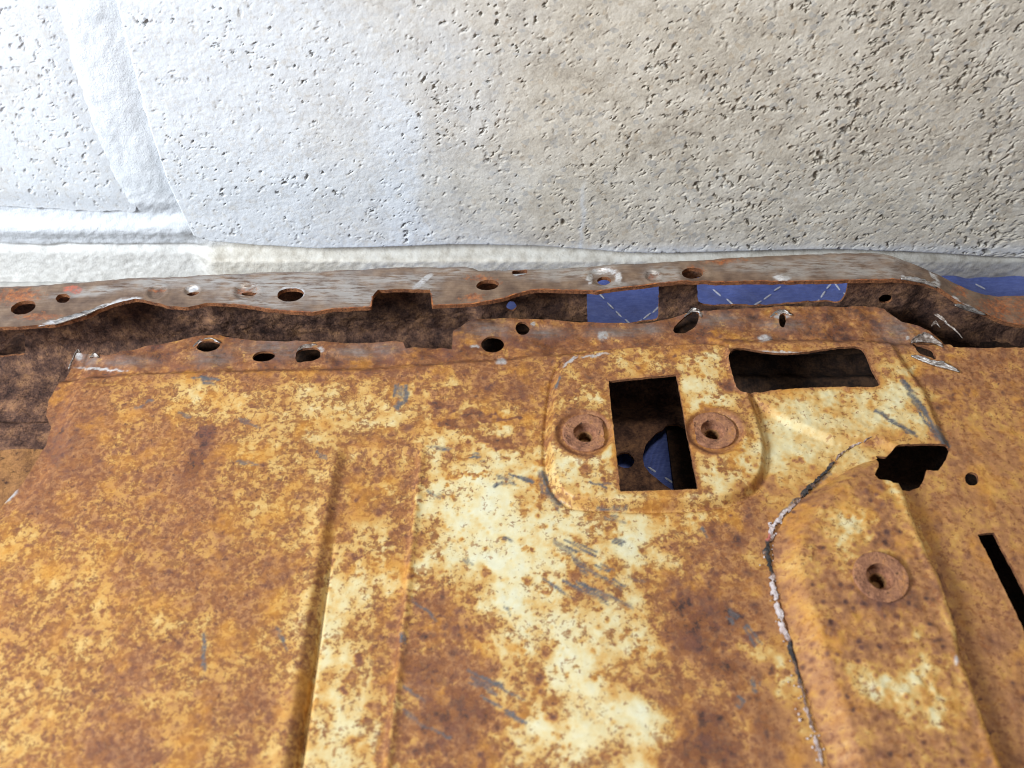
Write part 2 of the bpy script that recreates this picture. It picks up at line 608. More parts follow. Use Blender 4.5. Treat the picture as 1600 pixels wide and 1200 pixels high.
def make_block(name, poly, seed, fine, proud, label):
    store = {}

    def field(P):
        d = sdf(P, poly, 0.02)
        return d + 0.0011 * fbm(P[:, 0], P[:, 1], 0.008, 4, seed + 3)

    def pos(P):
        d = sdf(P, poly, 0.02)
        h, pit = block_fields(P, seed, fine)
        store['pit'] = pit
        edge = ss(d, -0.0006, 0.0030 if not fine else 0.018)
        y = YW - proud * edge - h * (0.35 + 0.65 * edge)
        return np.stack([P[:, 0], y, P[:, 1]], 1)

    def attrs(P, X):
        wh = wall_white_r(P[:, 0], P[:, 1]) if not fine else np.clip(0.95 + 0.3 * ss(-sdf(P, poly, 0.03), -0.02, 0) + 0.3 * fbm(P[:, 0], P[:, 1], 0.03, 3, 5), 0, 1)
        return {'pit': store['pit'], 'white': wh}
    return sheet(name, us, vs, field, pos, (0, 0.02, 0), [M_BLOCK], attrs, wall, label=label)


make_block('block', blk_r, 11, False, 0.0065, 'coarse porous grey concrete block')
make_block('block', blk_l, 31, True, 0.0016, 'finer grained whitish concrete block beside the upright joint')

head = on_y([(116, -60), (128, 0), (152, 95), (184, 200), (218, 290), (246, 340)], YW)


def mortar_pos(P):
    x, z = P[:, 0], P[:, 1]
    dh = line_dist(P, head)
    y = np.full(len(P), YW + 0.004)
    y -= 0.0056 * np.exp(-(dh / 0.0205) ** 4) * ss(z, -0.004, 0.012)     # struck flush upright joint
    bedl = 1 - ss(x, -0.235, -0.215)
    zc = -0.0135
    y -= bedl * (0.0055 * np.exp(-((z - zc) / 0.009) ** 2))               # rounded bed joint on the left
    y -= (1 - bedl) * 0.0085 * ss(-z, 0.0335, 0.0400)
    y -= 0.0005 * fbm(x, z, 0.02, 4, 91) + 0.0004 * fbm(x, z, 0.004, 3, 92)
    # foot of the joint with the course below
    y += 0.004 * np.exp(-((z + 0.034 + 0.002 * fbm(x, z, 0.03, 3, 93)) / 0.003) ** 2) * bedl
    return np.stack([x, y, z], 1)


sheet('mortar', axis([(-0.55, -0.34, 0.004), (-0.34, 0.34, 0.0016), (0.34, 0.55, 0.004)]), axis([(-0.0675, 0.02, 0.0012), (0.02, 0.20, 0.003)]),
      None, mortar_pos, (0, 0.03, 0), [M_MORTAR],
      lambda P, X: {'white': np.clip(1 - ss(P[:, 0], -0.24, -0.18) - 0.6 * ss(-P[:, 1], 0.028, 0.036), 0, 1)}, wall,
      label='pale mortar in the joints')

# ------------------------------------------------------------------ moving blanket
ZB = -0.056
blanket = obj('moving_blanket', None, label='blue quilted moving blanket with white stitching lying under the rusty panel', category='blanket')
seams = [[(905, 425), (990, 508)], [(1090, 430), (1152, 480)], [(1160, 488), (1240, 430)], [(1262, 490), (1302, 436)], [(1302, 436), (1345, 490)],
         [(990, 508), (1060, 450)], [(1470, 415), (1545, 452)], [(1545, 416), (1600, 430)], [(1590, 428), (1680, 470)], [(960, 690), (1060, 760)],
         [(700, 430), (790, 500)], [(560, 430), (640, 500)], [(1060, 760), (1130, 690)]]
seams_w = [on_z(s, ZB) for s in seams]


def blanket_pos(P):
    x, y = P[:, 0], P[:, 1]
    d = np.full(len(P), 9.0)
    for s in seams_w:
        d = np.minimum(d, line_dist(P, s))
    z = ZB - 0.0022 * np.exp(-(d / 0.006) ** 2) + 0.0026 * fbm(x, y, 0.04, 3, 3)
    z += 0.003 * ss(y, 0.515, 0.53)
    return np.stack([x, y, np.maximum(z, -0.066)], 1)


sheet('quilted_cloth', axis([(-0.60, 0.60, 0.004)]), axis([(-0.05, 0.44, 0.005), (0.44, 0.5255, 0.0018)]), lambda P: 0.5255 + 0.001 - 0.075 * (1 - ss(P[:, 0], -0.19, -0.09)) - P[:, 1], blanket_pos, (0, 0, -0.008), [M_FABRIC], None, blanket)
# one stitch, shared by all
sv, sf = [], []
prof = [(-0.5, 0.15), (-0.38, 0.75), (0, 1), (0.38, 0.75), (0.5, 0.15)]
for (u, r) in prof:
    for k in range(6):
        a = k * math.pi / 3
        sv.append((u * 0.0086, 0.0008 * r * math.cos(a), 0.0006 * r * math.sin(a)))
for i in range(4):
    for k in range(6):
        a, b = i * 6 + k, i * 6 + (k + 1) % 6
        sf += [(a, b, b + 6), (a, b + 6, a + 6)]
stitch_me = make_mesh('stitch', sv, sf, [M_THREAD])
for s in seams_w:
    a, b = s
    L = float(np.hypot(*(b - a)))
    n = max(1, int(L / 0.0104))
    ang = math.atan2(b[1] - a[1], b[0] - a[0])
    for k in range(n):
        p = a + (b - a) * ((k + 0.5) / n)
        if p[1] > 0.522:
            continue
        zz = blanket_pos(p[None, :])[0, 2]
        o = obj('stitch', stitch_me, blanket)
        o.location = (p[0], p[1], zz + 0.0004)
        o.rotation_euler = (0, 0, ang + random.uniform(-0.08, 0.08))

# ================================================================== the rusted panel
panel = obj('rusted_car_panel', None,
            label='rusted car body panel with flaking cream paint, cut holes and a ground steel flange', category='car panel')

SKIN_OUT = [(120, 549), (132, 553), (165, 556), (230, 541), (290, 529), (318, 524), (345, 524), (380, 530), (450, 533), (560, 536), (612, 533), (630, 534),
            (634, 545), (650, 543), (690, 543), (706, 546), (708, 517), (735, 500), (765, 498), (850, 499), (900, 503), (950, 505), (1020, 504), (1050, 497),
            (1080, 487), (1140, 483), (1200, 480), (1290, 478), (1350, 478), (1380, 482), (1396, 494), (1408, 502), (1432, 508), (1452, 517), (1470, 532), (1490, 543), (1540, 544), (1600, 543), (1700, 544),
            (1830, 546), (1900, 1450), (-380, 1450), (-300, 1000), (-120, 880), (0, 795), (38, 752), (72, 695), (80, 668), (72, 650), (76, 626), (108, 583)]
PAD = [(868, 602), (878, 575), (905, 559), (960, 550), (1060, 545), (1135, 545), (1150, 600), (1166, 618), (1180, 655), (1192, 700), (1189, 742), (1168, 773), (1120, 789),
       (1000, 794), (900, 790), (876, 776), (862, 745), (858, 700), (862, 650)]
BUMP = [(1125, 532), (1385, 532), (1412, 575), (1442, 618), (1476, 700), (1398, 704), (1365, 690), (1300, 690), (1230, 660), (1150, 610)]
W = lambda p, z=0.0: on_z(p, z)
pad_w, bump_w = W(smooth_poly(PAD)), W(BUMP)
L1 = W([(545, 640), (543, 700), (500, 950), (462, 1200), (430, 1420)])
L2 = W([(662, 640), (656, 700), (630, 950), (601, 1200), (578, 1420)])
bend = W([(-200, 590), (110, 586), (300, 578), (560, 574), (700, 566), (800, 558), (870, 552), (1000, 543), (1130, 538), (1260, 536), (1380, 538), (1460, 536), (1560, 534), (2000, 530)])


_wash = on_z([(913, 679), (1116, 675)], 0.0045)


def skin_h(x, y):
    P = np.stack([x, y], 1)
    h = 0.0010 * fbm(x, y, 0.10, 2, 201)
    d1 = x - np.interp(y, L1[::-1, 1], L1[::-1, 0]); d2 = x - np.interp(y, L2[::-1, 1], L2[::-1, 0])
    fade = 1 - ss(y, L1[1, 1] - 0.006, L1[1, 1] + 0.003)
    fade2 = 1 - ss(y, L1[1, 1] - 0.05, L1[1, 1] + 0.02)
    drop = 0.0023 * ss(d1, -0.0062, 0.0002)
    rise = 0.0018 * ss(d2, -0.0012, 0.0006) + 0.0012 * ss(d2, 0.0, 0.10)
    ridge2 = 0.0012 * np.exp(-((d2 - 0.001) / 0.0022) ** 2)
    h += -drop * (0.6 * fade + 0.4 * fade2) + (rise + ridge2) * (0.6 * fade + 0.4 * fade2)
    h += -0.0060 * np.exp(-((d1 - 0.0010) / (0.0007 + 0.0007 * ss(0.25 - y, 0, 0.10))) ** 2) * ss(0.280 - y, 0.0, 0.09)
    h += 0.0010 * np.exp(-((d1 + 0.006) / 0.005) ** 2) * fade
    dpad = sdf(P, pad_w)
    h += 0.0050 * ss(dpad, -0.0024, 0.0016) - 0.0013 * np.exp(-((dpad + 0.0030) / 0.0011) ** 2)
    h += 0.0030 * ss(sdf(P, bump_w), -0.0035, 0.0020)
    yb = np.interp(x, bend[:, 0], bend[:, 1])
    fl = ss(y - yb, -0.003, 0.003)
    h += fl * (-0.0028 + 0.0016 * fbm(x, y, 0.025, 3, 205))
    for wx_, wy_ in _wash:
        r = np.hypot(x - wx_, y - wy_)
        h += -0.0016 * (1 - ss(r, 0.0135, 0.0165)) + 0.0006 * np.exp(-((r - 0.0175) / 0.002) ** 2)
    # dented rolled corner by the torn left end
    c = W([(165, 590)])[0]
    h += -0.0020 * np.exp(-(((x - c[0]) / 0.016) ** 2 + ((y - c[1]) / 0.006) ** 2))
    lo = np.interp(y, [p for p in sorted(_left[:, 1])], [_left[i, 0] for i in np.argsort(_left[:, 1])])
    h += -0.004 * (1 - ss(x - lo, 0.0, 0.014))
    return h


_left = W([(-300, 1000), (-120, 880), (0, 795), (38, 752), (72, 695), (78, 650), (100, 590), (118, 552)])


def on_skin(pts, h=skin_h):
    pts = np.asarray(pts, float)
    z = np.zeros(len(pts))
    for _ in range(6):
        q = on_z(pts, z)
        z = h(q[:, 0], q[:, 1])
    return q, z


HOLES = {
    'rect': [(951, 595), (1004, 590), (1057, 585), (1062, 612), (1068, 645), (1069, 652), (1080, 710), (1091, 764), (1030, 766), (969, 768), (962, 700), (955, 640)],
    'wavy': [(1138, 556), (1141, 549), (1147, 545), (1156, 543), (1180, 547), (1215, 552), (1250, 551), (1290, 545), (1325, 541), (1340, 541), (1349, 545), (1355, 556), (1362, 575), (1375, 598),
             (1373, 603), (1362, 605), (1310, 604), (1260, 606), (1215, 609), (1190, 613), (1170, 615), (1156, 611), (1149, 601), (1143, 580)],
    'ragged': [(1366, 717), (1383, 718), (1389, 712), (1395, 706), (1402, 703), (1440, 702), (1478, 702), (1481, 707), (1476, 722), (1466, 735), (1446, 735), (1442, 752), (1436, 761), (1420, 767), (1404, 766),
               (1396, 755), (1389, 751), (1374, 749), (1366, 742), (1374, 729)],
    'round': ellipse(1518.5, 748, 11, 10, 40),
    'slot': [(1527, 834), (1553, 832), (1600, 920), (1660, 1040), (1640, 1068), (1600, 985)],
    'a': [(306, 545), (311, 535), (328, 531), (346, 536), (340, 545), (322, 551)],
    'b': ellipse(412, 557, 18, 8, -6),
    'c': [(461, 560), (463, 549), (474, 544), (494, 543), (501, 548), (500, 560), (486, 564), (465, 567)],
    'd': ellipse(770, 538, 18, 13, -4),
    'e': ellipse(816.5, 513, 11, 10, 15),
    'f': [(1051, 516), (1055, 508), (1072, 493), (1085, 486), (1092, 488), (1092, 500), (1085, 512), (1069, 521), (1055, 521)],
    'g': [(1218, 491), (1226, 488), (1229, 498), (1226, 512), (1220, 511), (1217, 502)],
    'h': [(1424, 536), (1440, 540), (1458, 545), (1464, 563), (1450, 557), (1435, 552)],
}
skin_out_w = on_skin(SKIN_OUT)[0]
holes_w = {k: on_skin(smooth_poly(v) if k not in ('rect', 'slot', 'ragged') else v)[0] for k, v in HOLES.items()}
PLATE_OUT = [(1367, 700), (1340, 706), (1312, 722), (1290, 742), (1252, 782), (1222, 815), (1209, 845), (1207, 885), (1216, 930), (1236, 1000), (1266, 1100), (1298, 1200), (1345, 1420),
             (1690, 1420), (1600, 1240), (1572, 1190), (1535, 1090), (1508, 1020), (1506, 990), (1474, 900), (1440, 828), (1418, 775), (1408, 764), (1395, 745), (1376, 730)]
plate_w = on_z(PLATE_OUT, 0.0015)


WASH_AT = [(915, 679), (1114, 675)]


def hole_field(P, d, keys, rag=0.00025):
    for k in keys:
        r = rag * (2.4 if k == 'ragged' else 1.0)
        d = np.minimum(d, -sdf(P, holes_w[k], 0.02) + r * fbm(P[:, 0], P[:, 1], 0.004, 3, 300))
    return d


def skin_field(P):
    d = sdf(P, skin_out_w, 0.05) + 0.0003 * fbm(P[:, 0], P[:, 1], 0.006, 3, 301)
    d = hole_field(P, d, HOLES.keys())
    d = np.minimum(d, -sdf(P, on_z(HOLES['ragged'], -0.002), 0.02))
    # clearance below the bolt hole of the reinforcement
    c = on_z([(1375, 903)], 0.0104)[0]
    for p in WASH_AT:
        q = on_skin([p])[0][0]
        d = np.minimum(d, np.hypot(P[:, 0] - q[0], P[:, 1] - q[1]) - 0.0075)
    return np.minimum(d, np.hypot(P[:, 0] - c[0], P[:, 1] - c[1]) - 0.0085)


# paint level read over the sheet: 1 clean cream, 0.5 ochre, 0.25 orange rust, 0 dark
TX = np.arange(0, 1601, 100)
TY = np.array([500, 560, 625, 700, 775, 850, 925, 1000, 1075, 1150, 1225])
TAB = np.array([
    [.20, .20, .20, .20, .20, .20, .20, .15, .20, .22, .25, .22, .22, .25, .25, .22, .22],
    [.20, .26, .36, .38, .32, .32, .32, .26, .30, .38, .55, .60, .45, .36, .34, .25, .25],
    [.22, .30, .46, .62, .55, .62, .58, .48, .44, .50, .60, .66, .56, .66, .70, .29, .27],
    [.24, .34, .48, .36, .56, .56, .50, .62, .62, .72, .60, .52, .74, .64, .48, .28, .28],
    [.46, .48, .46, .40, .54, .52, .46, .80, .74, .66, .62, .64, .36, .42, .40, .27, .28],
    [.58, .52, .46, .44, .46, .54, .58, .80, .84, .74, .72, .34, .32, .30, .30, .24, .26],
    [.46, .54, .44, .42, .36, .74, .56, .46, .88, .60, .48, .28, .30, .26, .26, .22, .22],
    [.50, .50, .54, .54, .50, .74, .42, .38, .66, .82, .66, .24, .30, .31, .30, .22, .20],
    [.58, .54, .46, .50, .40, .64, .50, .26, .48, .78, .46, .30, .38, .32, .56, .28, .20],
    [.56, .50, .42, .52, .44, .76, .66, .22, .56, .74, .70, .30, .24, .28, .40, .40, .20],
    [.50, .48, .44, .50, .46, .70, .60, .30, .60, .70, .60, .30, .24, .30, .40, .30, .20]])


def table(px, py):
    """smooth lookup"""
    def cub(tab, xs, q, ax):
        q = np.clip(q, xs[0], xs[-1] - 1e-6)
        i = np.clip(np.searchsorted(xs, q, 'right') - 1, 0, len(xs) - 2)
        t = (q - xs[i]) / (xs[i + 1] - xs[i])
        return i, t * t * (3 - 2 * t)
    i, u = cub(TAB, TX, px, 1); j, v = cub(TAB, TY, py, 0)
    return (TAB[j, i] * (1 - u) + TAB[j, i + 1] * u) * (1 - v) + (TAB[j + 1, i] * (1 - u) + TAB[j + 1, i + 1] * u) * v


def blob(px, py, cx, cy, rx, ry, ang=0):
    a = math.radians(ang)
    u = (px - cx) * math.cos(a) + (py - cy) * math.sin(a); v = -(px - cx) * math.sin(a) + (py - cy) * math.cos(a)
    return np.exp(-((u / rx) ** 2 + (v / ry) ** 2))


def stroke(px, py, x0, y0, x1, y1, wd):
    d = line_dist(np.stack([px, py], 1), [(x0, y0), (x1, y1)])
    return 1 - ss(d, wd * 0.35, wd)


SCR = [(868, 845, 945, 905, 7), (880, 850, 930, 870, 8), (893, 862, 915, 900, 6), (925, 880, 985, 902, 5), (905, 880, 960, 908, 5), (848, 908, 895, 935, 6), (862, 898, 950, 940, 7), (900, 915, 990, 955, 7),
       (915, 915, 960, 935, 6), (728, 874, 744, 892, 5), (786, 945, 797, 962, 5), (955, 842, 975, 850, 4), (948, 808, 975, 815, 4), (640, 935, 646, 944, 6), (655, 945, 690, 972, 3), (628, 990, 632, 1005, 6),
       (720, 1045, 815, 1095, 6), (735, 1060, 770, 1075, 8), (755, 1090, 815, 1130, 6), (785, 1100, 818, 1125, 5), (630, 1070, 660, 1098, 5), (626, 1108, 668, 1135, 4), (668, 1135, 708, 1158, 3),
       (625, 602, 628, 622, 5), (632, 612, 635, 630, 6), (618, 636, 634, 618, 5), (620, 605, 616, 622, 4), (280, 645, 298, 650, 5), (372, 657, 402, 666, 4), (370, 725, 400, 727, 6), (495, 710, 512, 716, 5),
       (322, 985, 321, 1050, 4), (428, 975, 446, 1000, 4), (440, 1000, 448, 1015, 4), (735, 716, 752, 714, 7), (776, 746, 800, 752, 4), (800, 740, 846, 758, 5), (905, 748, 942, 758, 5), (660, 758, 684, 776, 5), (672, 700, 725, 705, 3),
       (846, 735, 852, 770, 6), (852, 770, 876, 790, 6), (925, 794, 995, 795, 3), (310, 592, 340, 596, 5), (1368, 640, 1430, 678, 4), (1410, 598, 1440, 640, 5), (1440, 640, 1474, 690, 6), (300, 596, 320, 590, 4),
       (1222, 805, 1290, 740, 5), (785, 835, 800, 842, 6), (770, 760, 790, 752, 5), (210, 640, 235, 628, 3), (1095, 825, 1112, 860, 2), (1135, 958, 1150, 970, 9), (1165, 975, 1190, 1010, 6), (1178, 1060, 1184, 1080, 8), (1150, 1090, 1160, 1102, 8)]
_sr = np.random.default_rng(5)
SCR_FINE = []
for (x0, y0, x1, y1, wd_) in SCR:
    L_ = math.hypot(x1 - x0, y1 - y0) + 1e-6
    nx_, ny_ = -(y1 - y0) / L_, (x1 - x0) / L_
    for _ in range(max(2, int(wd_ / 1.3))):
        o_ = _sr.uniform(-1, 1) * wd_ * 0.95
        a_, b_ = sorted(_sr.uniform(-0.08, 1.08, 2))
        b_ = max(b_, a_ + 0.35)
        t_ = _sr.normal(0, 1.2)
        SCR_FINE.append((x0 + (x1 - x0) * a_ + nx_ * o_, y0 + (y1 - y0) * a_ + ny_ * o_, x0 + (x1 - x0) * b_ + nx_ * (o_ + t_), y0 + (y1 - y0) * b_ + ny_ * (o_ + t_), _sr.uniform(2.2, 3.8), _sr.uniform(0.6, 1.15)))
DARKS = [(318, 690, 16, 34, 20), (295, 745, 18, 30, 25), (775, 690, 38, 9, 12), (745, 650, 30, 8, 5), (700, 660, 22, 6, 0), (690, 632, 24, 7, 8), (742, 742, 28, 5, 0), (745, 662, 20, 5, 5), (790, 655, 28, 7, -5),
         (555, 870, 12, 10, 0), (580, 720, 12, 12, 0), (450, 905, 22, 24, 10), (690, 1120, 60, 46, 30), (660, 1050, 34, 30, 0), (700, 985, 26, 26, 0), (850, 920, 10, 10, 0), (860, 1165, 8, 6, 0), (875, 1175, 8, 6, 0), (560, 1032, 8, 8, 0), (540, 1080, 8, 7, 0),
         (1060, 1000, 30, 26, 0), (1000, 1085, 14, 14, 0), (1070, 950, 22, 18, 0), (965, 1060, 12, 14, 0), (1248, 720, 9, 8, 0), (1140, 600, 18, 14, 0), (1135, 565, 14, 8, 0), (1105, 980, 40, 50, 20), (1150, 965, 14, 12, 0),
         (1200, 1110, 28, 30, 0), (1110, 1150, 40, 40, 0), (1050, 1190, 30, 24, 0), (590, 1110, 10, 22, 10), (625, 1180, 6, 14, 8), (830, 858, 7, 8, 0), (210, 1040, 40, 30, 0), (170, 1180, 60, 40, 0), (100, 700, 60, 50, 40), (60, 780, 50, 40, 30),
         (1300, 640, 26, 10, 0), (1350, 690, 26, 8, 10), (1270, 560, 60, 8, 0), (640, 760, 16, 40, 10), (650, 850, 30, 30, 0)]
CREAM = [(890, 735, 26, 28, 0), (735, 800, 30, 26, 0), (770, 880, 40, 24, 0), (805, 940, 30, 24, 0), (870, 1000, 34, 18, -20), (905, 1045, 18, 30, 0), (560, 920, 22, 34, 0), (515, 1010, 16, 40, 10), (505, 1165, 24, 26, 0), (985, 1120, 44, 40, 0),
         (840, 1150, 30, 26, 0), (1400, 590, 18, 22, -30), (1385, 655, 30, 16, 30), (1250, 640, 40, 16, 0), (1130, 740, 30, 24, 0), (1090, 560, 36, 14, 0), (920, 620, 16, 16, 0), (1060, 690, 4, 4, 0), (1190, 780, 30, 8, 0), (830, 730, 30, 14, 0), (1400, 780, 16, 10, 35), (1220, 1050, 10, 12, 0), (1210, 1035, 14, 9, 40), (1225, 1075, 16, 10, 50)]
FLM = [(330, 560, 30, 12, 0), (430, 545, 50, 14, 0), (760, 515, 40, 12, 0), (850, 520, 30, 8, 0), (200, 565, 40, 8, 0), (560, 550, 40, 10, 0), (1120, 500, 40, 10, 0), (1400, 515, 26, 20, 20), (1010, 515, 30, 8, 0), (600, 545, 30, 8, 0), (1220, 508, 36, 8, 0), (140, 560, 16, 12, 0), (960, 520, 40, 8, 0)]
BRIGHT = [(122, 556, 7, 9, 0), (942, 525, 9, 7, 0), (1195, 528, 11, 7, 0), (783, 565, 9, 5, 0), (1222, 494, 13, 4, 0), (1088, 489, 9, 4, 0), (500, 546, 6, 5, 0), (320, 535, 12, 3, -10), (1235, 552, 60, 2.5, 3), (890, 565, 16, 2.5, -38), (932, 555, 26, 2, -8),
          (742, 542, 7, 3, 10), (833, 506, 3, 3, 0), (160, 577, 46, 1.8, 4), (1418, 528, 4, 3, 0), (15, 775, 16, 6, -40)]


def skin_attrs(P, X):
    x, y = P[:, 0], P[:, 1]
    px, py = to_px(X[:, 0], X[:, 1], X[:, 2])
    wx = px + 30 * fbm(x, y, 0.02, 3, 401); wy = py + 26 * fbm(x, y, 0.02, 3, 402)
    lv = table(wx, wy)
    lv = np.where(lv < 0.40, 0.41 - 0.52 * (0.40 - lv), lv)
    lv = lv - 0.022 * (1 - ss(px, 430, 560))
    for c in CREAM:
        lv = lv + (0.90 - lv) * 0.45 * blob(wx, wy, *c)
    dk = np.zeros(len(P))
    for c in DARKS:
        dk = np.maximum(dk, blob(px + 14 * fbm(x, y, 0.010, 3, 403), py + 10 * fbm(x, y, 0.010, 3, 404), *c))
    crust = ss(px, 1120, 1240) * (0.4 + 0.6 * ss(py, 560, 700))        # the heavily rusted right end
    amp = (1 - 0.45 * crust) * (0.62 + 0.38 * ss(px, 420, 700))
    n = (0.09 + 0.06 * ss(px, 420, 700)) * fbm(x, y, 0.024, 3, 410) + 0.14 * fbm(x, y * 0.8, 0.009, 4, 411, 0.55) + 0.04 * fbm(x, y, 0.0030, 3, 412, 0.6)
    lv = lv + amp * n
    lv = lv - 0.17 * np.clip(dk * (1 + 0.5 * fbm(x, y, 0.005, 3, 414)), 0, 1)
    sp = np.zeros(len(P))
    for c in ((775, 690, 36, 8, 12), (745, 650, 28, 6, 5), (700, 662, 20, 5, 0), (690, 632, 22, 6, 8), (742, 742, 26, 4, 0), (800, 655, 24, 5, -5), (1248, 720, 9, 8, 0), (1142, 602, 16, 12, 0), (1135, 566, 12, 7, 0), (322, 680, 13, 24, 20), (304, 722, 12, 22, 25), (555, 871, 9, 6, 0), (1300, 575, 20, 6, 0),
              (1220, 1052, 14, 13, 0), (1150, 965, 15, 10, 20), (560, 1032, 9, 8, 0), (540, 1080, 8, 7, 0), (858, 922, 8, 7, 0), (825, 858, 7, 6, 0), (1035, 838, 8, 7, 0), (660, 992, 9, 8, 0), (752, 1000, 8, 7, 0), (1130, 1010, 12, 9, 0), (1175, 1000, 10, 12, 0)):
        sp = np.maximum(sp, blob(px + 12 * fbm(x, y, 0.006, 3, 406), py + 9 * fbm(x, y, 0.006, 3, 407), *c))
    lv = lv - 0.30 * ss(sp, 0.30, 0.65)
    # rust freckles with soft halos
    for cell, sd, thr, r0, amt in ((0.0125, 421, 0.66, 0.26, 0.28), (0.0068, 422, 0.60, 0.27, 0.25), (0.0042, 423, 0.58, 0.30, 0.20)):
        f, r = worley(x + 0.0009 * fbm(x, y, 0.004, 3, sd), y + 0.0009 * fbm(x, y, 0.004, 3, sd + 9), cell, sd)
        lv = lv - amt * (r > thr) * (1 - ss(f, 0.05, r0 * (0.5 + r)))* amp * (0.30 + 0.70 * ss(fbm(x, y, 0.03, 3, sd + 3), -0.30, 0.30))
    lv = lv + 0.03
    d1 = x - np.interp(y, L1[::-1, 1], L1[::-1, 0]); d2 = x - np.interp(y, L2[::-1, 1], L2[::-1, 0])
    infl = (y < L1[1, 1] + 0.004)
    lv = np.where(infl, lv + (0.43 + 0.08 * fbm(x, y, 0.006, 3, 5) - lv) * 0.8 * np.exp(-((d1 + 0.0030) / 0.0034) ** 2), lv)
    lv = np.where(infl, lv + (0.34 + 0.14 * fbm(x, y, 0.008, 3, 6) - lv) * 0.6 * np.exp(-((d2 + 0.0012) / 0.0024) ** 2), lv)
    # rust along the pad's and the holes' edges
    dp = sdf(P, pad_w)
    lv = lv + (0.42 - lv) * np.clip(0.40 + 0.5 * fbm(x, y, 0.02, 2, 451), 0, 0.8) * np.exp(-((dp + 0.001) / 0.0036) ** 2)
    de = np.full(len(P), 0.02)
    for k in HOLES:
        de = np.minimum(de, -sdf(P, holes_w[k], 0.02))
    lv = lv + (0.36 - lv) * 0.7 * np.exp(-(de / 0.0022) ** 2)
    for cx, cy in ((912, 677), (1117, 673)):
        rr = np.hypot((px - cx) / 48, (py - cy) / 40)
        lv = lv + (0.40 - lv) * 0.85 * (1 - ss(rr, 0.75, 1.12)) - 0.16 * np.exp(-((rr - 0.86) / 0.10) ** 2)  # rust round the washers, with recess shade painted as a darker ring
    yb = np.interp(x, bend[:, 0], bend[:, 1])
    fl = ss(y - yb, -0.004, 0.002)
    lv = np.where(fl > 0, lv * (1 - fl) + fl * (0.27 + 0.6 * n + 0.20 * fbm(x, y, 0.014, 4, 431, 0.6) + 0.12 * fbm(x, y, 0.004, 3, 432)), lv)
    lv = np.clip(lv + 0.05 * crust * (1 - fl), 0.02, 1)
    mt = np.zeros(len(P)); sg = np.zeros(len(P)); br = np.zeros(len(P))
    for c in FLM:
        mt = np.maximum(mt, 0.85 * blob(px, py, *c))
    jx = px + 2.2 * fbm(x, y, 0.004, 3, 440); jy = py + 2.2 * fbm(x, y, 0.004, 3, 441)
    streak = 0.45 + 0.9 * fbm(px * 0.55 - py * 1.15, px * 0.045 + py * 0.03, 5.0, 2, 445)
    for s in SCR_FINE:
        b = (px > min(s[0], s[2]) - 14) & (px < max(s[0], s[2]) + 14) & (py > min(s[1], s[3]) - 14) & (py < max(s[1], s[3]) + 14)
        if b.any():
            sg[b] = np.maximum(sg[b], s[5] * stroke(jx[b], jy[b], *s[:5]) * np.clip(streak[b] + 0.45, 0, 1))
    for c in ((1408, 594, 1424, 616, 3.5), (1424, 616, 1444, 642, 4.5), (1444, 642, 1460, 668, 5), (1460, 668, 1476, 693, 5.5), (1368, 641, 1430, 678, 3.2), (635, 604, 634, 626, 5.5), (634, 624, 620, 637, 4.5), (618, 603, 616, 618, 4), (848, 738, 856, 768, 4.5), (856, 768, 874, 788, 4.5), (874, 590, 868, 606, 3)):
        sg = np.maximum(sg, 0.95 * stroke(jx, jy, *c))
    for c in BRIGHT:
        br = np.maximum(br, blob(jx, jy, *c))
    br = ss(br, 0.25, 0.75)
    fk = np.clip(0.32 + 0.95 * ss(0.95 - lv, 0.05, 0.60) + 0.45 * fbm(x, y, 0.016, 3, 461), 0, 1.15)
    fk = fk * (1 - 0.45 * crust)
    return {'freckle': fk, 'level': lv, 'metal': mt, 'scratch': np.clip(sg, 0, 1), 'bright': br}


def skin_pos(P):
    x, y = P[:, 0], P[:, 1]
    z = skin_h(x, y)
    crust = ss(x, 0.115, 0.18)
    z = z + (0.00010 + 0.00022 * crust) * fbm(x, y, 0.004, 3, 501) + 0.0002 * fbm(x, y, 0.02, 2, 502)
    return np.stack([x, y, z], 1)


sheet('skin', axis([(-0.46, -0.34, 0.004), (-0.34, 0.345, 0.00075), (0.345, 0.46, 0.004)]), axis([(0.075, 0.145, 0.003), (0.145, 0.445, 0.00078)]),
      skin_field, skin_pos, (0, 0, -0.0018), [M_SKIN, M_EDGE], skin_attrs, panel,
      label='cream painted sheet blotched with orange and brown rust')


# ------------------------------------------------------------------ reinforcement plate with its own bolt boss
RIDGE = on_z([(1400, 752), (1410, 775), (1428, 828), (1462, 900), (1490, 985), (1494, 1020), (1520, 1090), (1556, 1190), (1580, 1240), (1660, 1420)], 0.0085)
plate_left = on_z([(1367, 700), (1340, 706), (1312, 722), (1290, 742), (1252, 782), (1222, 815), (1209, 845), (1207, 885), (1216, 930), (1236, 1000), (1266, 1100), (1298, 1200), (1345, 1420)], 0.0015)


def plate_h(x, y):
    P = np.stack([x, y], 1)
    dl = line_dist(P, plate_left)
    xr = np.interp(y, RIDGE[::-1, 1], RIDGE[::-1, 0])
    z = 0.0016 + 0.0088 * ss(dl, 0.0, 0.013) - 0.0092 * ss(x - xr, 0.0, 0.0046)
    z -= 0.0058 * ss(y, 0.288, 0.318)
    z += 0.0006 * np.exp(-((x - xr + 0.002) / 0.0015) ** 2)
    z += 0.0006 * fbm(x, y, 0.03, 2, 601)
    return z


boss = on_z([(1375, 903)], 0.0104)[0]


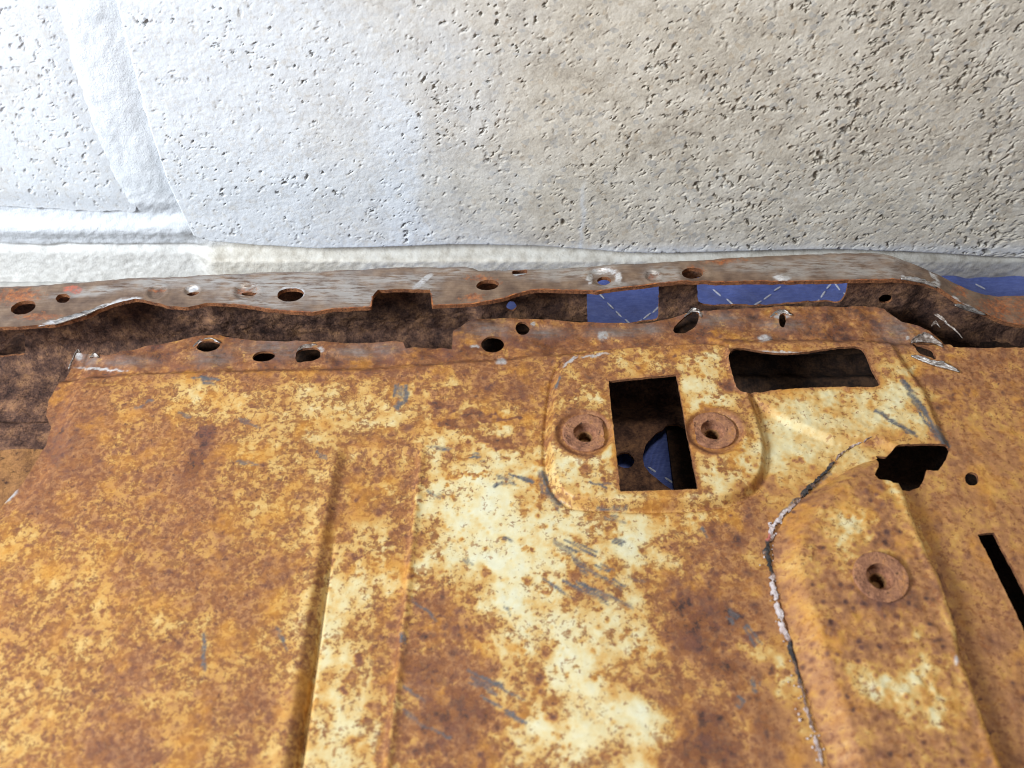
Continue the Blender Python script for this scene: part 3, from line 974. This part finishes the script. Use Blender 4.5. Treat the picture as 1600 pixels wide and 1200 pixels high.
def plate_field(P):
    d = sdf(P, plate_w, 0.05) + 0.0006 * fbm(P[:, 0], P[:, 1], 0.006, 3, 611)
    d = hole_field(P, d, ['ragged'])
    d = np.minimum(d, -sdf(P, on_skin(HOLES['ragged'], plate_h)[0], 0.02) + 0.0005 * fbm(P[:, 0], P[:, 1], 0.004, 3, 300))
    return np.minimum(d, np.hypot(P[:, 0] - boss[0], P[:, 1] - boss[1]) - 0.0085)


def plate_attrs(P, X):
    a = skin_attrs(P, X)
    x, y = P[:, 0], P[:, 1]
    px, py = to_px(X[:, 0], X[:, 1], X[:, 2])
    wx = px + 20 * fbm(x, y, 0.015, 3, 621); wy = py + 20 * fbm(x, y, 0.015, 3, 622)
    lv = 0.41 + 0.18 * fbm(x, y, 0.02, 4, 623, 0.6) + 0.13 * fbm(x, y, 0.004, 3, 624)
    for c in ((1400, 775, 26, 14, 40), (1380, 1075, 40, 24, 10), (1460, 1090, 26, 20, 30), (1465, 1130, 14, 26, 0), (1330, 830, 26, 40, 30), (1420, 1060, 30, 20, 0)):
        lv = lv + 0.36 * blob(wx, wy, *c)
    for c in ((1345, 795, 8, 6, 0), (1345, 815, 6, 8, 0), (1390, 950, 60, 26, 0), (1430, 900, 30, 20, 0), (1370, 845, 40, 14, 0), (1460, 995, 10, 6, 0), (1337, 1133, 10, 10, 0), (1300, 985, 6, 6, 0), (1420, 1010, 7, 5, 0), (1450, 1010, 6, 5, 0), (1340, 1200, 40, 30, 0)):
        lv = lv - 0.16 * blob(wx, wy, *c)
    f, r = worley(x, y, 0.006, 625)
    lv = lv - 0.3 * (r > 0.72) * (1 - ss(f, 0.05, 0.32))
    a['level'] = np.clip(lv, 0.03, 1)
    xr = np.interp(y, RIDGE[::-1, 1], RIDGE[::-1, 0])
    a['level'] = a['level'] + (0.60 - a['level']) * 0.65 * np.exp(-((x - xr + 0.0004) / 0.0013) ** 2)  # painted highlight along the ridge edge
    dl = line_dist(P, plate_left)
    a['level'] = a['level'] + (0.52 - a['level']) * 0.45 * np.exp(-((dl - 0.0085) / 0.005) ** 2)  # lit left ramp painted lighter
    a['bright'] = ss(blob(px, py, 1494, 1032, 4, 10), 0.3, 0.8) * 0.8
    a['scratch'] = 0 * lv
    return a


def plate_pos(P):
    x, y = P[:, 0], P[:, 1]
    f, r = worley(x, y, 0.0045, 631)
    z = plate_h(x, y) + 0.00035 * fbm(x, y, 0.006, 4, 632, 0.6) + 0.00035 * (r > 0.5) * (1 - ss(f, 0.1, 0.45))
    return np.stack([x, y, z], 1)


sheet('reinforcement_plate', axis([(0.105, 0.26, 0.00085), (0.26, 0.34, 0.003)]), axis([(0.09, 0.145, 0.003), (0.145, 0.335, 0.00085)]),
      plate_field, plate_pos, (0, 0, -0.0016), [M_SKIN, M_EDGE], plate_attrs, panel,
      label='raised reinforcement crusted with flaky orange rust')


# ------------------------------------------------------------------ ground flange rail along the back
RAIL_OUT = [(-200, 452), (0, 443), (100, 437), (200, 430), (400, 421), (600, 414), (728, 411), (738, 413), (748, 417), (830, 416), (1000, 407), (1100, 400), (1200, 394), (1300, 390),
            (1360, 390), (1392, 392), (1418, 399), (1450, 413), (1482, 429), (1512, 446), (1532, 454), (1600, 456), (1800, 460),
            (1800, 512), (1600, 507), (1575, 504), (1550, 498), (1532, 491), (1512, 482), (1496, 473), (1482, 462), (1466, 449), (1446, 441), (1420, 437), (1400, 436), (1330, 438), (1230, 440), (1120, 440), (1060, 440), (1020, 444), (975, 450),
            (933, 455), (880, 453), (840, 452), (828, 453), (810, 458), (782, 467), (747, 473), (710, 475), (675, 477), (672, 452), (590, 453), (583, 463), (580, 480), (520, 483), (490, 488), (455, 486), (420, 483), (367, 475), (325, 472),
            (306, 476), (294, 479), (266, 478), (245, 472), (224, 467), (210, 466), (175, 474), (133, 491), (84, 507), (28, 511), (0, 511), (-200, 518)]
ZR = 0.0215


def rail_z(px):
    return ZR - 0.0205 * ss(px, 1395, 1560) + 0 * px


rp = np.array(RAIL_OUT, float)
rail_w = on_z(rp, rail_z(rp[:, 0]))
# height as a function of the plan position along the rail
_zx = on_z([(p, 450) for p in range(-300, 1900, 20)], rail_z(np.arange(-300., 1900, 20)))[:, 0]
_zz = rail_z(np.arange(-300., 1900, 20))
far_i = slice(0, 23)
far_w = rail_w[far_i]


def rail_top(x, y):
    z = np.interp(x, _zx, _zz)
    P = np.stack([x, y], 1)
    df = line_dist(P, far_w)
    z = z - 0.0030 * (1 - ss(df, 0.0, 0.0045))
    z = z + 0.0007 * fbm(x, y, 0.05, 2, 701) + 0.0005 * fbm(x, y, 0.018, 2, 702)
    for (cx, cy, rx, ry, a, dep) in (((943, 432, 24, 13, 0, 0.0016)), (1020, 432, 12, 7, 0, 0.0013), (385, 455, 20, 8, 0, 0.0017), (245, 456, 15, 5, 0, 0.0012), (1083, 427, 22, 13, 0, 0.0006), (300, 453, 12, 8, 0, 0.0012)):
        c = on_z([(cx, cy)], ZR)[0]; ex = on_z([(cx + rx, cy)], ZR)[0]
        r = np.hypot(x - c[0], y - c[1]) / (ex[0] - c[0])
        z = z - dep * (1 - ss(r, 0.55, 1.05)) + 0.0004 * np.exp(-((r - 1.15) / 0.2) ** 2)
    c = on_z([(1222, 434)], ZR)[0]
    z = z + 0.0015 * np.exp(-(np.hypot(x - c[0], y - c[1]) / 0.0042) ** 2)
    # torn, curled lip at the left end
    c = on_z([(140, 492)], ZR)[0]
    z = z - 0.0012 * np.exp(-(((x - c[0]) / 0.05) ** 2 + ((y - c[1]) / 0.004) ** 2))
    return z


RAIL_HOLES = [ellipse(36, 480, 20, 10, -12), ellipse(98, 466, 11, 7, -8), ellipse(454, 460, 21, 10.5, -4), ellipse(762, 445, 18, 8, -4), ellipse(812, 425, 12, 6, -3),
              ellipse(944, 436, 11, 6.5), ellipse(1082, 426, 17, 9, -3), ellipse(301, 457, 10, 3.5, -5), ellipse(388, 456, 12, 3.0)]
rail_holes_w = [on_z(e, ZR) for e in RAIL_HOLES]


def rail_field(P):
    d = sdf(P, rail_w, 0.05) + 0.0003 * fbm(P[:, 0], P[:, 1], 0.005, 3, 711)
    for hw in rail_holes_w:
        d = np.minimum(d, -sdf(P, hw, 0.02) + 0.00025 * fbm(P[:, 0], P[:, 1], 0.003, 3, 712))
    return d


RM = [(520, 450, 80, 22, 0), (430, 445, 90, 20, 0), (340, 440, 60, 14, 0), (250, 440, 60, 10, -5), (660, 448, 30, 20, -60), (620, 436, 90, 8, -3), (890, 428, 60, 8, -3), (880, 420, 90, 4, -3), (1035, 428, 24, 14, 0), (1300, 412, 80, 12, -3), (1350, 425, 60, 8, 0),
      (1200, 415, 60, 8, -3), (1390, 402, 30, 8, 10), (700, 425, 40, 6, -10), (480, 430, 80, 6, -3), (560, 465, 40, 14, 0), (960, 445, 30, 5, -5), (1240, 425, 40, 8, 0), (150, 455, 60, 6, -8), (400, 472, 60, 6, 6)]
RR = [(30, 462, 60, 26, 0), (60, 495, 60, 10, 0), (755, 436, 40, 10, 10), (812, 424, 16, 8, 0), (1083, 425, 26, 14, 0), (385, 455, 26, 9, 0), (245, 455, 18, 6, 0), (1020, 432, 16, 8, 0), (1560, 480, 60, 30, 0), (1620, 480, 70, 40, 0), (1420, 405, 18, 8, 25), (97, 466, 16, 10, 0),
      (1130, 408, 60, 8, -4), (740, 465, 40, 8, -6), (1500, 455, 30, 12, 35)]
RB = [(110, 500, 50, 6, -10), (165, 480, 40, 5, -22), (205, 468, 18, 3.5, -10), (943, 424, 24, 5, 0), (966, 434, 6, 10, 0), (922, 436, 5, 9, 0), (1222, 434, 15, 6, 0), (1430, 438, 26, 4.5, 12), (1462, 446, 8, 9, 40), (1516, 482, 24, 4, 28), (1494, 468, 9, 4, 40), (300, 452, 11, 5, 0),
      (454, 451, 18, 3, 0), (1459, 432, 14, 3, 45), (472, 458, 4, 7, 0), (660, 440, 22, 5, -40)]


def rail_attrs(P, X):
    x, y = P[:, 0], P[:, 1]
    px, py = to_px(X[:, 0], X[:, 1], X[:, 2])
    jx = px + 6 * fbm(x, y, 0.012, 3, 721); jy = py + 3 * fbm(x, y, 0.008, 3, 722)
    mt = np.zeros(len(P)); lv = np.zeros(len(P)); br = np.zeros(len(P))
    for c in RM:
        mt = np.maximum(mt, blob(jx, jy, *c))
    for c in RR:
        lv = np.maximum(lv, 0.62 * blob(jx, jy, *c))
    for c in RB:
        br = np.maximum(br, blob(px + 2 * fbm(x, y, 0.004, 3, 723), py + 2 * fbm(x, y, 0.004, 3, 724), *c))
    lv = np.maximum(lv, 0.5 * ss(px, 1500, 1560))
    d = sdf(P, rail_w, 0.02)
    near = py > np.interp(px, [0, 600, 1000, 1400, 1480, 1540], [485, 462, 436, 428, 448, 478])
    lv = np.maximum(lv, np.where(near, 0.75 * np.exp(-(d / 0.0013) ** 2) * ss(px, 260, 420), 0))
    red = ss(blob(jx, jy, 113, 452, 18, 6, 0) + 0.3 * blob(jx, jy, 147, 475, 8, 3, -20), 0.35, 0.6)
    return {'metal': np.clip(1.05 * mt, 0, 1), 'level': lv, 'bright': ss(br, 0.3, 0.7), 'red': red}


sheet('rail', axis([(-0.46, -0.36, 0.003), (-0.36, 0.36, 0.00075), (0.36, 0.46, 0.003)]), axis([(0.39, 0.475, 0.0007)]),
      rail_field, lambda P: np.stack([P[:, 0], P[:, 1], rail_top(P[:, 0], P[:, 1])], 1), (0, 0.0002, -0.0030), [M_RAIL, M_EDGE], rail_attrs, panel,
      label='ground steel flange with drilled spot weld holes')

# ------------------------------------------------------------------ upright web under the rail
YB = 0.4535
WEB_H = [smooth_poly([(916, 430), (1030, 430), (1029, 495), (1026, 499), (1018, 501), (935, 504), (921, 503), (917, 498)]),
         smooth_poly([(1089, 425), (1325, 425), (1321, 448), (1314, 462), (1304, 470), (1285, 473), (1235, 476), (1170, 478), (1120, 479), (1096, 477), (1090, 472)]),
         ellipse(799, 467, 8, 8), ellipse(1381, 461, 10.5, 7, -5), np.array([(-6, 553), (6, 543), (26, 522), (36, 522), (40, 553)], float)]
web_holes = [on_y(h, YB) for h in WEB_H[:4]] + [on_y(WEB_H[4], 0.4305)]


def web_field(P):
    x, z = P[:, 0], P[:, 1]
    top = np.interp(x, _zx, _zz) - 0.0035
    d = top - z
    for hw in web_holes:
        d = np.minimum(d, -sdf(P, hw, 0.02) + 0.0003 * fbm(x, z, 0.004, 3, 731))
    return d


def web_pos(P):
    x, z = P[:, 0], P[:, 1]
    y = YB - 0.0012 * fbm(x, z, 0.05, 3, 741) - 0.0008 * fbm(x, z, 0.008, 4, 742)
    y = y - 0.0035 * ss(x, -0.20, -0.19) * (1 - ss(x, -0.05, 0.0)) * ss(z, -0.035, -0.01)      # second layer lapped onto the left one
    y = y - 0.004 * ss(x, 0.205, 0.212) * (1 - ss(x, 0.25, 0.27))                             # tab with the round hole
    y = y - 0.010 * (1 - ss(z, -0.048, -0.030))
    fo = np.argsort(far_w[:, 0])
    y = y - YB + np.minimum(YB, np.interp(x, far_w[fo, 0], far_w[fo, 1]) - 0.006)
    return np.stack([x, y, z], 1)


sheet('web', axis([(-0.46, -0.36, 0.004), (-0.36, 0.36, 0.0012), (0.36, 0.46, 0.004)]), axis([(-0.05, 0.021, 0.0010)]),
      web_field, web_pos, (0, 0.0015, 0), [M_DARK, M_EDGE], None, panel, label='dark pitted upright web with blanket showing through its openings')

tc = web_holes[3].mean(0)
sheet('added_dark_tab', tc[0] + np.linspace(-0.014, 0.014, 8), tc[1] + np.linspace(-0.020, 0.010, 8), None,
      lambda P: np.stack([P[:, 0], np.full(len(P), YB + 0.0035), P[:, 1]], 1), (0, 0.001, 0), [M_SHADE], None, panel)  # added dark piece so the round web hole looks black

# ------------------------------------------------------------------ inner floor seen through the cut-outs and at the torn end
ZI = -0.045
IN_H = [smooth_poly([(1003, 716), (1009, 697), (1024, 680), (1038, 672), (1040, 666), (1064, 665), (1100, 700), (1110, 790), (1060, 772), (1030, 752), (1008, 735)]), ellipse(976, 722, 15, 12, 10), ellipse(1300, 640, 40, 26)]
in_holes = [on_z(h, ZI) for h in IN_H]
crease = on_z([(-200, 655), (0, 662), (60, 662), (130, 668), (300, 668)], ZI)


def in_h(x, y):
    z = np.full_like(x, ZI)
    yc = np.interp(x, crease[:, 0], crease[:, 1])
    left = 1 - ss(x, -0.22, -0.18)
    z += left * (0.0045 * (1 - ss(y - yc, -0.002, 0.002)) + 0.0035 * ss(y, 0.42, 0.45))
    z += (1 - left) * (0.006 * np.exp(-((y - 0.412) / 0.006) ** 2) - 0.004 * np.exp(-((y - 0.398) / 0.005) ** 2) + 0.010 * ss(y, 0.425, 0.45))
    z += 0.0009 * fbm(x, y, 0.012, 4, 751) + 0.0015 * fbm(x, y, 0.05, 2, 752)
    return z


def in_field(P):
    d = np.full(len(P), 1.0)
    for hw in in_holes:
        d = np.minimum(d, -sdf(P, hw, 0.02) + 0.0003 * fbm(P[:, 0], P[:, 1], 0.005, 3, 753))
    return d


us_l = axis([(-0.46, -0.36, 0.006), (-0.36, -0.022, 0.0016)])
us_r = axis([(-0.022, 0.30, 0.002), (0.30, 0.46, 0.006)])
in_pos = lambda P: np.stack([P[:, 0], P[:, 1], in_h(P[:, 0], P[:, 1])], 1)
led_pos = lambda P: np.stack([P[:, 0], P[:, 1], in_h(P[:, 0], P[:, 1]) + 0.0015], 1)
YS = 0.3553
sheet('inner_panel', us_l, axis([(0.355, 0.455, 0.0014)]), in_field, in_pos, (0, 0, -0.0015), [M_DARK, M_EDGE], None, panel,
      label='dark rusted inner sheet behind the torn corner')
sheet('inner_panel', us_r, axis([(0.382, 0.455, 0.0014)]), in_field, in_pos, (0, 0, -0.0015), [M_SHADE, M_EDGE], None, panel,
      label='inner sheet coloured dark for shade, seen through the cut-outs')
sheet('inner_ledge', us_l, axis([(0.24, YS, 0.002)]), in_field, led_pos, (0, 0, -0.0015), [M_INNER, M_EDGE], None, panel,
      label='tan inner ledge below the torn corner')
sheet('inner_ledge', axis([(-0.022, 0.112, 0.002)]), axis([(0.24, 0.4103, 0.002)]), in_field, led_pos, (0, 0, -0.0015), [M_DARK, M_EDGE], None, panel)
sheet('inner_ledge', axis([(0.112, 0.46, 0.004)]), axis([(0.10, 0.3843, 0.004)]), in_field, led_pos, (0, 0, -0.0015), [M_SHADE, M_EDGE], None, panel)  # shade-dark colour below the ragged hole
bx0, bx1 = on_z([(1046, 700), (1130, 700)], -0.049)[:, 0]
sheet('added_dark_sheet', axis([(bx0, bx1, 0.004)]), axis([(0.30, 0.41, 0.004)]), None,
      lambda P: np.stack([P[:, 0], P[:, 1], np.full(len(P), -0.0505)], 1), (0, 0, -0.002), [M_SHADE], None, panel)  # added dark sheet standing in for the shadow on the blanket


top_edge = skin_out_w[:38]
te = np.argsort(top_edge[:, 0])


def dark_strip_pos(P):
    y = np.interp(P[:, 0], top_edge[te, 0], top_edge[te, 1]) + 0.010 - P[:, 1]
    y = np.minimum(y, 0.449)
    z = -0.0135 - 0.012 * ss(P[:, 1], 0.0, 0.05) + 0.001 * fbm(P[:, 0], P[:, 1], 0.02, 3, 761)
    return np.stack([P[:, 0], y, z], 1)


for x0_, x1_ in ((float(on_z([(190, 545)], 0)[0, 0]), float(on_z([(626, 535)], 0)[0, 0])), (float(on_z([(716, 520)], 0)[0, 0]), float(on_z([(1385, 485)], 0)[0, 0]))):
    sheet('added_dark_strip', np.arange(x0_, x1_, 0.0025), np.arange(0, 0.034, 0.0025), None, dark_strip_pos, (0, 0, -0.0012), [M_SHADE, M_SHADE], None, panel, flip=True)  # added dark strips so the flange holes and the gap look black


# ------------------------------------------------------------------ washers with threaded holes
def lathe(prof, n=48):
    V, T = [], []
    for r, z in prof:
        for k in range(n):
            a = 2 * math.pi * k / n
            V.append((r * math.cos(a), r * math.sin(a), z))
    for i in range(len(prof) - 1):
        for k in range(n):
            a, b = i * n + k, i * n + (k + 1) % n
            T += [(a, b, b + n), (a, b + n, a + n)]
    return np.array(V), np.array(T)


def washer(px, py, z, R, flat, hole, tilt, thick, seed):
    c = on_z([(px, py)], z)[0]
    t = thick
    prof = [(R, -0.002), (R, t * 0.80), (R - 0.00006, t * 0.86), (R - 0.0004, t), (R - 0.0006, t * 1.01), (R * 0.85, t * 1.03), (hole + 0.0008, t), (hole + 0.0002, t * 0.99), (hole + 0.00004, t * 0.92), (hole, t * 0.8), (hole * 0.98, -0.0028), (hole * 0.95, -0.0031), (hole * 0.60, -0.0034)]
    # smooth the profile with more rings
    pr = []
    for (a, b) in zip(prof[:-1], prof[1:]):
        for t in (0, 0.34, 0.67):
            pr.append((a[0] + (b[0] - a[0]) * t, a[1] + (b[1] - a[1]) * t))
    pr.append(prof[-1])
    V, T = lathe(pr)
    if flat is not None:
        fa, fd = flat
        nx, ny = math.cos(fa), math.sin(fa)
        s = V[:, 0] * nx + V[:, 1] * ny
        over = np.maximum(s - fd + 0.0004 * np.sin(V[:, 1] * 1500), 0)
        V[:, 0] -= over * nx; V[:, 1] -= over * ny
    r = np.hypot(V[:, 0], V[:, 1]) + 1e-9
    k = 0.00028 * fbm(V[:, 0], V[:, 1], 0.004, 3, seed)
    V[:, 2] += k; V[:, 0] *= 1 + 0.6 * k / r; V[:, 1] *= 1 + 0.6 * k / r
    o = obj('washer', make_mesh('washer', V, T, [M_WASH]), panel)
    o.location = (c[0], c[1], z)
    o.rotation_euler = (tilt, 0, 0)
    # threaded bore: rings of a thread
    pr = []
    rr = hole * 0.62
    for i in range(13):
        pr.append((rr - (0.0008 if i % 2 else 0), -0.0034 - i * 0.0005))
    pr.append((rr * 0.8, -0.0104)); pr.append((0.0001, -0.0106))
    V, T = lathe(pr, 32)
    V[:, 2] += 0.0005 * np.arctan2(V[:, 1], V[:, 0]) / math.pi
    V[:, :2] *= 1 + 0.05 * rng.standard_normal((len(V), 1))
    obj('threaded_bore', make_mesh('threaded_bore', V, T, [M_INNER]), o)
    return o


def sz(px, py):
    return float(on_skin([(px, py)])[1][0])


o = washer(915, 678, sz(915, 678) + 0.0002, 0.0130, (0.0, 0.0100), 0.0068, 0, 0.0016, 1); o['label'] = 'rusted washer with its flat side facing the cut-out, cream paint below it'
o = washer(1114, 674, sz(1114, 674) + 0.0002, 0.0128, (math.pi, 0.0100), 0.0068, 0, 0.0016, 2); o['label'] = 'rusted washer between the two cut-outs'
o = washer(1375, 903, 0.0104, 0.0134, None, 0.0070, 0.08, 0.0024, 3); o['label'] = 'thick crusty washer on the reinforcement plate'
o.location.z += -0.0004


# ------------------------------------------------------------------ bright torn lips and slivers at the drilled holes
def strip(name, pts, zs, up, width, mat, seed=0, curl=0.6):
    """a thin torn edge along photo points pts at heights zs; it rises by up and leans back by width"""
    q = np.array([on_z([p], z)[0] for p, z in zip(pts, zs)])
    n = len(pts)
    t = np.linspace(0, n - 1, n * 5)
    X = np.interp(t, range(n), q[:, 0]); Y = np.interp(t, range(n), q[:, 1]); Z = np.interp(t, range(n), zs)
    V, T = [], []
    m = 6
    for k in range(len(t)):
        e = math.sin(math.pi * min(max(k / (len(t) - 1), 0.02), 0.98)) ** 0.6
        j = 1 + 0.35 * float(fbm(np.array([k * 0.31]), np.array([seed * 1.7]), 1.0, 2, seed)[0])
        for i in range(m):
            u = i / (m - 1)
            a = u * math.pi * curl
            V.append((X[k], Y[k] + width * e * j * math.sin(a) * 1.0, Z[k] + up * e * j * (1 - math.cos(a)) * 0.7))
    for k in range(len(t) - 1):
        for i in range(m - 1):
            a = k * m + i
            T += [(a, a + m, a + m + 1), (a, a + m + 1, a + 1)]
    me = make_mesh(name, V, T, [mat])
    o = obj(name, me, panel)
    so = o.modifiers.new('thickness', 'SOLIDIFY'); so.thickness = 0.0007; so.offset = 0
    return o


zf = -0.0025
strip('torn_lip', [(302, 542), (311, 535), (328, 531), (345, 536)], [zf] * 4, 0.0008, 0.0014, M_STEEL, 1)
strip('torn_lip', [(464, 549), (474, 544), (494, 543), (502, 549)], [zf] * 4, 0.0010, 0.0022, M_DULL, 2)
strip('torn_lip', [(1070, 495), (1082, 487), (1092, 488), (1096, 496)], [zf] * 4, 0.0010, 0.0024, M_STEEL, 3)
strip('torn_lip', [(1204, 496), (1214, 491), (1224, 489), (1238, 493)], [zf] * 4, 0.0010, 0.0024, M_STEEL, 4)
strip('torn_lip', [(1424, 557), (1442, 565), (1462, 572), (1482, 577), (1500, 582)], [0.0008] * 5, 0.0016, 0.0036, M_STEEL, 5)
strip('torn_lip', [(1424, 536), (1440, 534), (1458, 536), (1474, 543)], [0.0006] * 4, 0.0024, 0.0052, M_DULL, 6)
strip('torn_lip', [(107, 577), (114, 563), (120, 551), (126, 551)], [zf] * 4, 0.0012, 0.0020, M_DULL, 7)
strip('torn_lip', [(140, 559), (147, 557), (154, 559)], [zf] * 3, 0.0012, 0.0020, M_DULL, 8)
strip('metal_sliver', [(1476, 504), (1486, 512), (1496, 520), (1504, 529)], [0.001] * 4, 0.0006, 0.0012, M_DULL, 9)
strip('metal_sliver', [(1456, 510), (1463, 506), (1469, 512)], [0.001] * 3, 0.0006, 0.0020, M_DULL, 10)
strip('metal_sliver', [(1460, 492), (1470, 499), (1480, 505)], [0.003] * 3, 0.0012, 0.0022, M_DULL, 11)
strip('torn_lip', [(60, 510), (88, 507), (110, 500), (135, 492), (165, 478)], [ZR - 0.0004] * 5, 0.0006, 0.0034, M_STEEL, 12)
strip('torn_lip', [(1408, 436), (1425, 439), (1445, 443), (1464, 450)], [0.0215, 0.021, 0.020, 0.0185], 0.0012, 0.0028, M_STEEL, 13)
strip('torn_lip', [(1492, 477), (1508, 484), (1524, 489), (1540, 493)], [0.0125, 0.0095, 0.0065, 0.0040], 0.0012, 0.0028, M_STEEL, 14)


# ------------------------------------------------------------------ crumbly sealer along the plate's seam
def crumbs(name, path, n, spread, size, mat, seed, z0=0.0022):
    r = np.random.default_rng(seed)
    q = on_z(path, z0)
    seg = np.hypot(*np.diff(q, axis=0).T); cum = np.concatenate([[0], np.cumsum(seg)])
    base_v = []; T0 = []
    ph = (1 + 5 ** 0.5) / 2
    ico = np.array([(-1, ph, 0), (1, ph, 0), (-1, -ph, 0), (1, -ph, 0), (0, -1, ph), (0, 1, ph), (0, -1, -ph), (0, 1, -ph), (ph, 0, -1), (ph, 0, 1), (-ph, 0, -1), (-ph, 0, 1)]) / 1.9
    icf = np.array([(0, 11, 5), (0, 5, 1), (0, 1, 7), (0, 7, 10), (0, 10, 11), (1, 5, 9), (5, 11, 4), (11, 10, 2), (10, 7, 6), (7, 1, 8), (3, 9, 4), (3, 4, 2), (3, 2, 6), (3, 6, 8), (3, 8, 9), (4, 9, 5), (2, 4, 11), (6, 2, 10), (8, 6, 7), (9, 8, 1)])
    V, T = [], []
    for k in range(n):
        s = r.uniform(0, cum[-1])
        c = np.array([np.interp(s, cum, q[:, 0]), np.interp(s, cum, q[:, 1])]) + r.normal(0, spread, 2)
        sz_ = size * r.uniform(0.5, 1.35)
        v = ico * sz_ * r.uniform(0.7, 1.3, 3) * r.uniform(0.75, 1.2, (12, 1))
        v[:, 2] *= 0.7
        v[:, 0] += c[0]; v[:, 1] += c[1]
        zz = float(skin_h(c[None, 0], c[None, 1])[0])
        v[:, 2] += zz + 0.0008
        T.append(icf + 12 * k); V.append(v)
    return obj(name, make_mesh(name, np.vstack(V), np.vstack(T), [mat]), panel, kind='stuff')


def mat_sealer():
    t = NT('cracked_seam_sealer')
    tone = t.math('ADD', t.attr('tone'), t.math('MULTIPLY', t.math('SUBTRACT', t.noise(420, 4, 0.7), 0.5), 0.9), True)
    col = t.ramp(tone, [(0.0, lin(34, 33, 35)), (0.28, lin(58, 54, 54)), (0.48, lin(120, 92, 76)), (0.66, lin(178, 158, 152)), (1.0, lin(208, 198, 198))])
    col = t.mix(t.attr('red'), col, lin(206, 104, 92))
    t.set(Base_Color=col, Roughness=0.75)
    t.bump(t.math('ADD', t.noise(900, 4, 0.7), t.noise(350, 3)), 0.0009)
    return t.m


SEAL = [(1362, 686, .6, .5), (1335, 696, .6, .7), (1310, 714, .55, .8), (1294, 736, .1, 1.1), (1272, 756, .22, 1.7), (1256, 776, .30, 1.6), (1244, 788, .5, 1.4), (1230, 800, .95, 1.7), (1212, 818, .95, 2.0), (1204, 838, .8, 1.8), (1201, 852, .22, 1.8), (1201, 872, .20, 1.9),
        (1207, 892, .2, 1.5), (1209, 906, .9, 1.9), (1214, 935, 1., 2.1), (1222, 965, 1., 1.9), (1230, 990, .85, 1.6), (1236, 1010, .22, 1.4), (1246, 1040, .25, 1.1), (1256, 1080, .5, .9), (1268, 1130, .6, .8), (1280, 1170, .7, 1.0), (1290, 1210, .6, .9)]
sq = on_z([(a - 2, b) for a, b, _, _ in SEAL], 0.0012)
scum = np.concatenate([[0], np.cumsum(np.hypot(*np.diff(sq, axis=0).T))])


def seal_xy(P):
    x = np.interp(P[:, 0], scum, sq[:, 0]); y = np.interp(P[:, 0], scum, sq[:, 1])
    e = 0.004
    tx = np.interp(P[:, 0] + e, scum, sq[:, 0]) - np.interp(P[:, 0] - e, scum, sq[:, 0]); ty = np.interp(P[:, 0] + e, scum, sq[:, 1]) - np.interp(P[:, 0] - e, scum, sq[:, 1])
    L = np.hypot(tx, ty) + 1e-9
    return x - ty / L * P[:, 1], y + tx / L * P[:, 1]


def seal_w(P):
    return 0.001 * np.interp(P[:, 0], scum, [v[3] for v in SEAL])


def seal_field(P):
    wd_ = seal_w(P)
    return wd_ * (0.58 + 0.95 * fbm(P[:, 0], P[:, 1], 0.005, 4, 801, 0.65)) - np.abs(P[:, 1] + 0.0006 * fbm(P[:, 0], 0 * P[:, 0], 0.008, 3, 802))


def seal_pos(P):
    x, y = seal_xy(P)
    wd_ = seal_w(P)
    z = skin_h(x, y) + 0.0003 + 0.95 * wd_ * np.clip(1 - (P[:, 1] / (1.6 * wd_)) ** 2, 0, 1) + 0.0005 * fbm(P[:, 0], P[:, 1], 0.0024, 3, 803)
    return np.stack([x, y, z], 1)


def seal_attrs(P, X):
    px, py = to_px(X[:, 0], X[:, 1], X[:, 2])
    return {'tone': np.interp(P[:, 0], scum, [v[2] for v in SEAL]) + 0.25 * fbm(P[:, 0], P[:, 1], 0.006, 3, 804),
            'red': ss(blob(px, py, 1199, 838, 6, 8), 0.3, 0.7) * 0.8}


sheet('seam_sealer', np.arange(0, scum[-1], 0.0005), np.arange(-0.0042, 0.00421, 0.0004), seal_field, seal_pos, (0, 0, -0.001), [mat_sealer()], seal_attrs, panel,
      label='cracked bead of off-white and black seam sealer')
crumbs('sealer_crumbs', [(1236, 792), (1212, 816), (1204, 842), (1201, 870), (1208, 900), (1220, 960), (1232, 1000), (1246, 1040)], 60, 0.0022, 0.0005, M_SEALW, 1)
crumbs('sealer_crumbs', [(1244, 1055), (1252, 1090), (1262, 1125), (1276, 1165), (1284, 1200)], 26, 0.0016, 0.0006, M_SEALW, 3)
